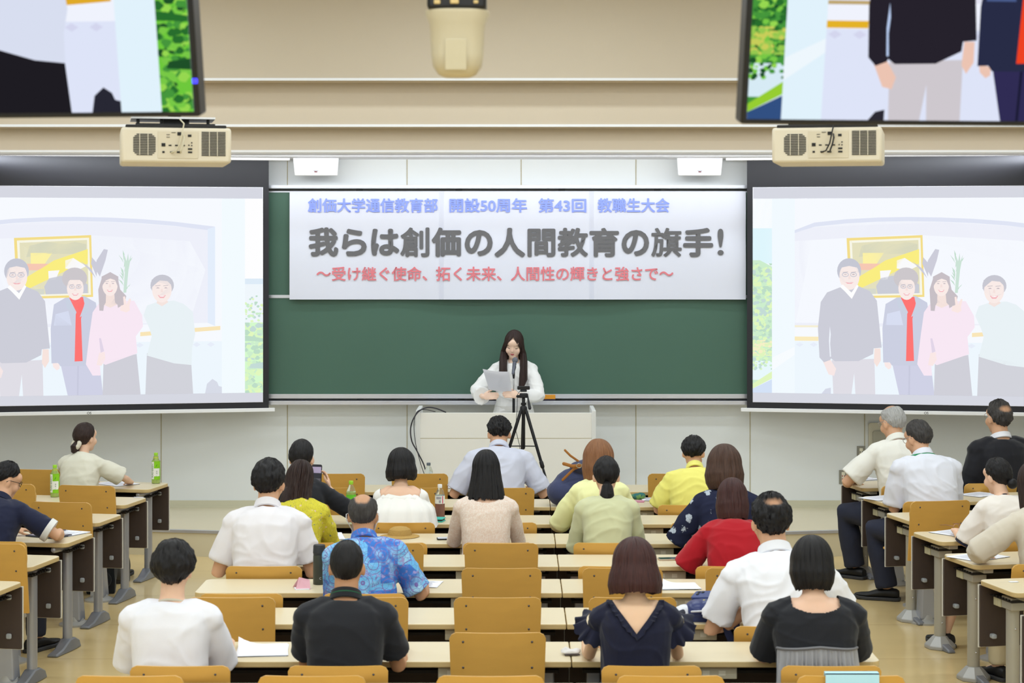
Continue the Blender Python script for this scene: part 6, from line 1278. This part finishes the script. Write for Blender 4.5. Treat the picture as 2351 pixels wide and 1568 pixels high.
# navy rucksack with leather straps on the second middle desk
rk = thing('rucksack', 'navy rucksack with tan leather straps on the second middle desk', 'rucksack', on_desk(1338, 1160)); NB = cloth('canvas_navy', (66, 72, 104), bump=.25); LEA = mat('leather_tan', (172, 112, 50), .5, .4)
m = MB(); m.ell((-.01, 0, .12), (.185, .12, .125)); m.ell((-.12, -.02, .085), (.11, .12, .09)); m.ell((.12, 0, .12), (.11, .11, .12)); m.ell((0, .02, .03), (.2, .12, .04)); m.ell((.05, .0, .215), (.11, .09, .08)); rk.scale = (1.1, 1, 1.12); ob('body', remesh(m, .009, 3, .010, 5), NB, rk)
m = MB(); m.ell((.04, -.03, .24), (.13, .11, .05)); ob('flap', remesh(m, .009, 3, .008, 6), cloth('canvas_navy_flap', (62, 66, 94), bump=.25), rk)
m = MB(); m.tube([(.10, -.12, .285), (.02, -.142, .262), (-.07, -.145, .258), (-.125, -.13, .272)], .009, 8, flat=(1.2, .4)); ob('strap', m, LEA, rk, label='tan leather strap'); m = MB(); m.tube([(-.01, -.14, .26), (-.06, -.13, .24), (-.13, -.11, .17)], .008, 8, flat=(1, .4)); ob('strap', m, LEA, rk, label='tan leather strap')
m = MB(); m.tube([(-.03, -.05, .28), (-.08, -.06, .315), (-.115, -.07, .35)], .007, 8, flat=(1, .5)); m.tube([(.13, -.1, .2), (.145, -.11, .12), (.15, -.11, .06)], .009, 8, flat=(1, .4)); ob('strap', m, LEA, rk, label='tan leather strap')
m = MB(); m.tube([(-.028 + .016 * math.cos(R(a)), -.158, .262 + .014 * math.sin(R(a))) for a in range(0, 361, 30)], .0025, 6, ends=False); ob('buckle', m, CHR, rk)
# blue bag and what lies on it, seventh middle desk
bg = thing('tote_bag', 'glossy blue bag with a hanging strap beside the white-shirted leaning person', 'bag', on_desk(1642, 1424)); BLU = mat('bag_blue', (40, 52, 104), .3, .5, bump=.3, bscale=20); m = MB()
m.ell((-.02, .03, .05), (.135, .10, .055)); m.ell((-.08, .02, .05), (.07, .09, .05)); m.ell((.06, .03, .05), (.08, .09, .05)); m.bx((-.13, -.05, .0), (.11, .1, .05)); ob('body', remesh(m, .006, 3, .014, 8), BLU, bg)
m = MB(); m.tube([(-.12, -.075, .055), (-.04, -.09, .062), (.06, -.085, .058), (.1, -.07, .05)], .005, 8); ob('piping', m, mat('piping_white', (210, 212, 220), .5), bg); ob('stud', MB().ell((-.02, -.078, .025), (.009, .006, .009)), CHR, bg)
m = MB(); m.tube([(.02, -.06, .06), (.03, -.10, .03), (.05, -.115, -.04), (.085, -.10, -.12), (.1, -.09, -.16)], .018, 8, flat=(1, .18), up=(1, 0, 0)); m.tube([(.07, -.06, .05), (.09, -.1, .01), (.10, -.11, -.06), (.1, -.095, -.12)], .016, 8, flat=(1, .18), up=(1, 0, 0)); ob('strap', m, mat('strap_navy', (38, 44, 78), .7), bg)
m = MB(); m.bx((-.06, -.01, .088), (.0, .03, .1)); ob('print', m, mat('print_yellow', (216, 206, 40), .5), bg, bevel=.004)
q_ = bg.location; ph_ = thing('wallet_phone', 'blue phone in a leather case lying on the glossy blue bag', 'phone', (q_.x - .03, q_.y + .06, .70 + .105), R(62)); ph_.rotation_euler = (R(-6), R(-16), R(62)); ob('casing', MB().prism(rrect(.078, .15, .012), 0, .013), mat('case_blue', (52, 66, 118), .45), ph_, bevel=.003)
for k, (x, y) in enumerate(((.018, .05), (-.004, .05), (.018, .03))): ob('camera_lens', MB().lathe([(0, .013), (.008, .013), (.008, .016), (0, .016)], (x, y, 0), 14), DK, ph_)
pb = thing('plastic_wrapper', 'crumpled white plastic wrapper left of the glossy blue bag', 'wrapper', (q_.x - .16, q_.y + .0, .70)); m = MB(); m.ell((0, .02, .03), (.06, .06, .03)); m.ell((.03, 0, .05), (.05, .04, .03)); m.ell((-.02, .0, .03), (.05, .06, .028)); ob('film', remesh(m, .006, 1, .03, 9), mat('film_white', (230, 232, 240), .3, .5, alpha=.9), pb)
# spectacles on the sheet, fourth right desk
p_ = on_desk(2204, 1219); sg = thing('spectacles', 'rimless spectacles lying on a white sheet, fourth right desk', 'glasses', (p_.x, p_.y, DH + .006), AR + R(20)); m = MB(); WIRE = mat('wire_copper', (176, 130, 120), .3, .5, metal=.7)
for sd in (-1, 1): m.tube([(sd * (.033 + .024 * math.cos(R(a))), 0, .022 + .019 * math.sin(R(a))) for a in range(0, 361, 24)], .0016, 6, ends=False)
m.tube([(-.01, 0, .026), (.01, 0, .026)], .0015, 6); ob('rims', m, WIRE, sg)
for sd in (-1, 1): ob('temple', MB().tube([(sd * .057, 0, .028), (sd * .06, .06, .030), (sd * .056, .12, .022)], .0016, 6), WIRE, sg)
# folder hung over a chair back in the nearest row
fd = thing('folder', 'light blue folder hooked over a chair back at the bottom right', 'folder', (X(1957, 7.65), 7.66, .845 + .003)); m = MB(); m.bx((-.103, -.012, -.18), (.103, -.008, .012)); m.bx((-.103, -.012, .008), (.103, .03, .012)); m.bx((-.103, .027, -.14), (.103, .031, .012)); ob('cover', m, mat('folder_blue', (186, 232, 252), .5), fd, sm=False); ob('sheet', MB().bx((-.095, -.007, -.15), (.095, -.0055, .006)), PAPER, fd, sm=False)
# ---- tripod with a web camera on the frontmost middle desk
TD = 14.92; tr = thing('camera_tripod', 'black tripod carrying a small web camera, in front of the lectern', 'tripod', (X(1202, TD), TD, DH))
def tz(py): return Z(py, TD) - DH
def tx(px): return X(px, TD) - tr.location.x
ob('centre_column', MB().tube([(0, 0, tz(1028)), (0, 0, tz(915))], .0125, 14), BLK, tr)
ob('collar', MB().lathe([(0, 0), (.024, 0), (.03, .012), (.026, .05), (.018, .06), (0, .06)], (0, 0, tz(950)), 20), BLK, tr); ob('clamp', MB().lathe([(0, 0), (.02, 0), (.02, .018), (0, .018)], (0, 0, tz(930)), 16), BLK, tr)
for a in (-38, 90, 215):
    d_ = Vector((math.cos(R(a)), math.sin(R(a)), 0)); a0 = Vector((0, 0, tz(944))) + d_ * .026; f_ = d_ * .245; fx = f_ + Vector((0, 0, .006))
    if a == -38: fx = Vector((tx(1260), -.12, .006))
    if a == 215: fx = Vector((tx(1140), -.1, .006))
    if a == 90: fx = Vector((tx(1196), .19, .006))
    md = a0.lerp(fx, .68); lg_ = ob('leg', MB().tube([a0, md], [.0125, .0115], 12), BLK, tr); ob('lock', MB().tube([md - (fx - a0).normalized() * .015, md + (fx - a0).normalized() * .02], .0155, 12), DK, lg_); ob('lower_leg', MB().tube([md, fx], .0088, 12), BLK, lg_)
    ob('rubber_foot', MB().ell(fx, (.011, .011, .006)), DK, lg_); br_ = ob('brace', MB().tube([Vector((0, 0, tz(1024))), a0.lerp(fx, .45)], .004, 8), BLK, tr)
hd = MB(); hd.box((0, 0, tz(908)), (.06, .05, .034)); hd.box((0, 0, tz(897)), (.05, .05, .014)); hd.tube([(-.045, 0, tz(910)), (-.026, 0, tz(910))], .011, 12); ob('pan_head', hd, BLK, tr, bevel=.006)
ob('pan_handle', MB().tube([(.028, 0, tz(905)), (.034, -.03, tz(915)), (.046, -.09, tz(935))], [.006, .006, .012], 10), BLK, tr)
ob('web_camera', MB().prism(rrect(.094, .026, .006), -.016, .016, Matrix.Translation((0, 0, tz(890.5))) @ Matrix.Rotation(R(90), 4, 'X')), DK, tr, bevel=.003); ob('camera_foot', MB().box((0, 0, tz(895)), (.036, .03, .012)), BLK, tr, bevel=.003)
ob('cable', MB().tube([(-.02, -.01, tz(895)), (-.045, -.03, tz(905)), (-.05, -.04, tz(945)), (-.06, -.05, tz(985)), (-.03, -.05, tz(1020)), (-.02, -.08, tz(1080)), (.1, -.12, .006)], .0022, 6), DK, tr)
ub = thing('usb_box', 'small black cable box at the tripod\'s right foot', 'adapter', on_desk(1256, 1117)); ob('box', MB().box((0, 0, .011), (.075, .045, .022)), DK, ub, bevel=.004); ob('cable', MB().tube([(.03, -.02, .01), (.035, -.06, .012), (.036, -.16, .01), (.036, -.215, .0), (.036, -.225, -.06)], .0055, 8), mat('cable_slate', (92, 96, 112), .5), ub)
# ---- sheets in the speaker's hands (thin paper: light passes through)
SPM = mat('paper_speech', (240, 241, 246), .8, .2); nt, b = nodes_of(SPM); tl = nt.nodes.new('ShaderNodeBsdfTranslucent'); tl.inputs[0].default_value = lin((250, 250, 252)) + (1,); ms = nt.nodes.new('ShaderNodeMixShader'); ms.inputs[0].default_value = .78
nt.links.new(b.outputs[0], ms.inputs[1]); nt.links.new(tl.outputs[0], ms.inputs[2]); nt.links.new(ms.outputs[0], nt.nodes['Material Output'].inputs[0])
sp_ = thing('script_sheets', 'white script sheets held up in the hands of the standing speaker', 'papers', (0, 0, 0)); 
def sheet_of(corner, off, m_, name, par):
    (ax, ay, az), (bx_, by, bz), (cx, cy, cz), (dx, dy, dz) = [tuple(P(px, py, d)) for px, py, d in corner]; g = MB(); N = 12; vs = []
    A, B_, C_, D_ = Vector((ax, ay, az)), Vector((bx_, by, bz)), Vector((cx, cy, cz)), Vector((dx, dy, dz)); nrm = (B_ - A).cross(D_ - A).normalized()
    for s_ in (0, .0008):
        for j in range(N + 1):
            for i in range(N + 1):
                u, v = i / N, j / N; p = A.lerp(B_, u).lerp(D_.lerp(C_, u), v); vs.append(p + Vector((0, off + s_ - .018 * math.sin(u * math.pi) * (1 - v * .6) , -.006 * math.sin(u * math.pi))))
    Q = (N + 1) ** 2; fs = []
    for j in range(N):
        for i in range(N): a = j * (N + 1) + i; f = (a, a + 1, a + N + 2, a + N + 1); fs += [f, tuple(x + Q for x in f[::-1])]
    return ob(name, g.add(vs, fs), m_, par)
sheet_of(((1110, 848, 16.74), (1169, 853, 16.72), (1175, 898, 16.86), (1122, 894, 16.88)), 0, SPM, 'sheet', sp_)
sheet_of(((1108, 847, 16.75), (1168, 854, 16.74), (1174, 899, 16.87), (1123, 895, 16.89)), .006, SPM, 'sheet', sp_)
# ---- phone held up
q = PEOPLE['phone']; wp = q.root.matrix_basis @ q.arm[1][2]; fp = thing('camera_phone', 'black phone held up in the hand of the person with pinned-up hair', 'phone', P(726, 1093, wp.y + .075)); fp.rotation_euler = (R(-8), R(3), R(8))
ob('casing', MB().prism(rrect(.072, .152, .011), -.004, .004, Matrix.Rotation(R(90), 4, 'X')), DK, fp, bevel=.002); ob('screen', MB().prism(rrect(.066, .144, .008), .004, .0046, Matrix.Rotation(R(90), 4, 'X')), mat('phone_screen', (46, 44, 60), .15), fp, sm=False)
m = MB(); m.bx((-.03, -.0052, .02), (.03, -.0048, .06)); ob('screen_picture', m, mat('phone_picture', (176, 164, 196), .3, emit=.25), fp, sm=False); m = MB(); m.bx((-.03, -.0052, -.04), (.03, -.0048, -.015)); ob('screen_controls', m, mat('phone_controls', (120, 116, 130), .3), fp, sm=False)
# ---- bags on the floor under the left desks
def floor_bag(label, px, py, w_, d_, h_, m_, rz=0):
    d = FPX * CAMZ / (py - HY); r = thing('shoulder_bag', label, 'bag', (X(px, d), d, 0), rz, 'bags under the left desks'); g = MB(); g.ell((0, 0, h_ * .5), (w_ * .5, d_ * .5, h_ * .5)); g.bx((-w_ * .42, -d_ * .4, 0), (w_ * .42, d_ * .4, h_ * .62)); ob('body', remesh(g, .01, 4, .012, 3), m_, r)
    p = MB(); p.ell((0, -d_ * .5, h_ * .34), (w_ * .34, .035, h_ * .22)); ob('pocket', remesh(p, .009, 3), m_, r); ob('handle', MB().tube([(-.05, 0, h_ * .96), (-.04, 0, h_ * 1.08), (.04, 0, h_ * 1.08), (.05, 0, h_ * .96)], .009, 8), m_, r)
floor_bag('black backpack on the floor under the second left desk', 232, 1360, .24, .2, .31, cloth('bag_black', (34, 36, 38)), R(10)); floor_bag('grey bag on the floor behind the black backpack under the left desks', 276, 1338, .16, .12, .26, cloth('bag_grey', (70, 66, 62)), R(4))
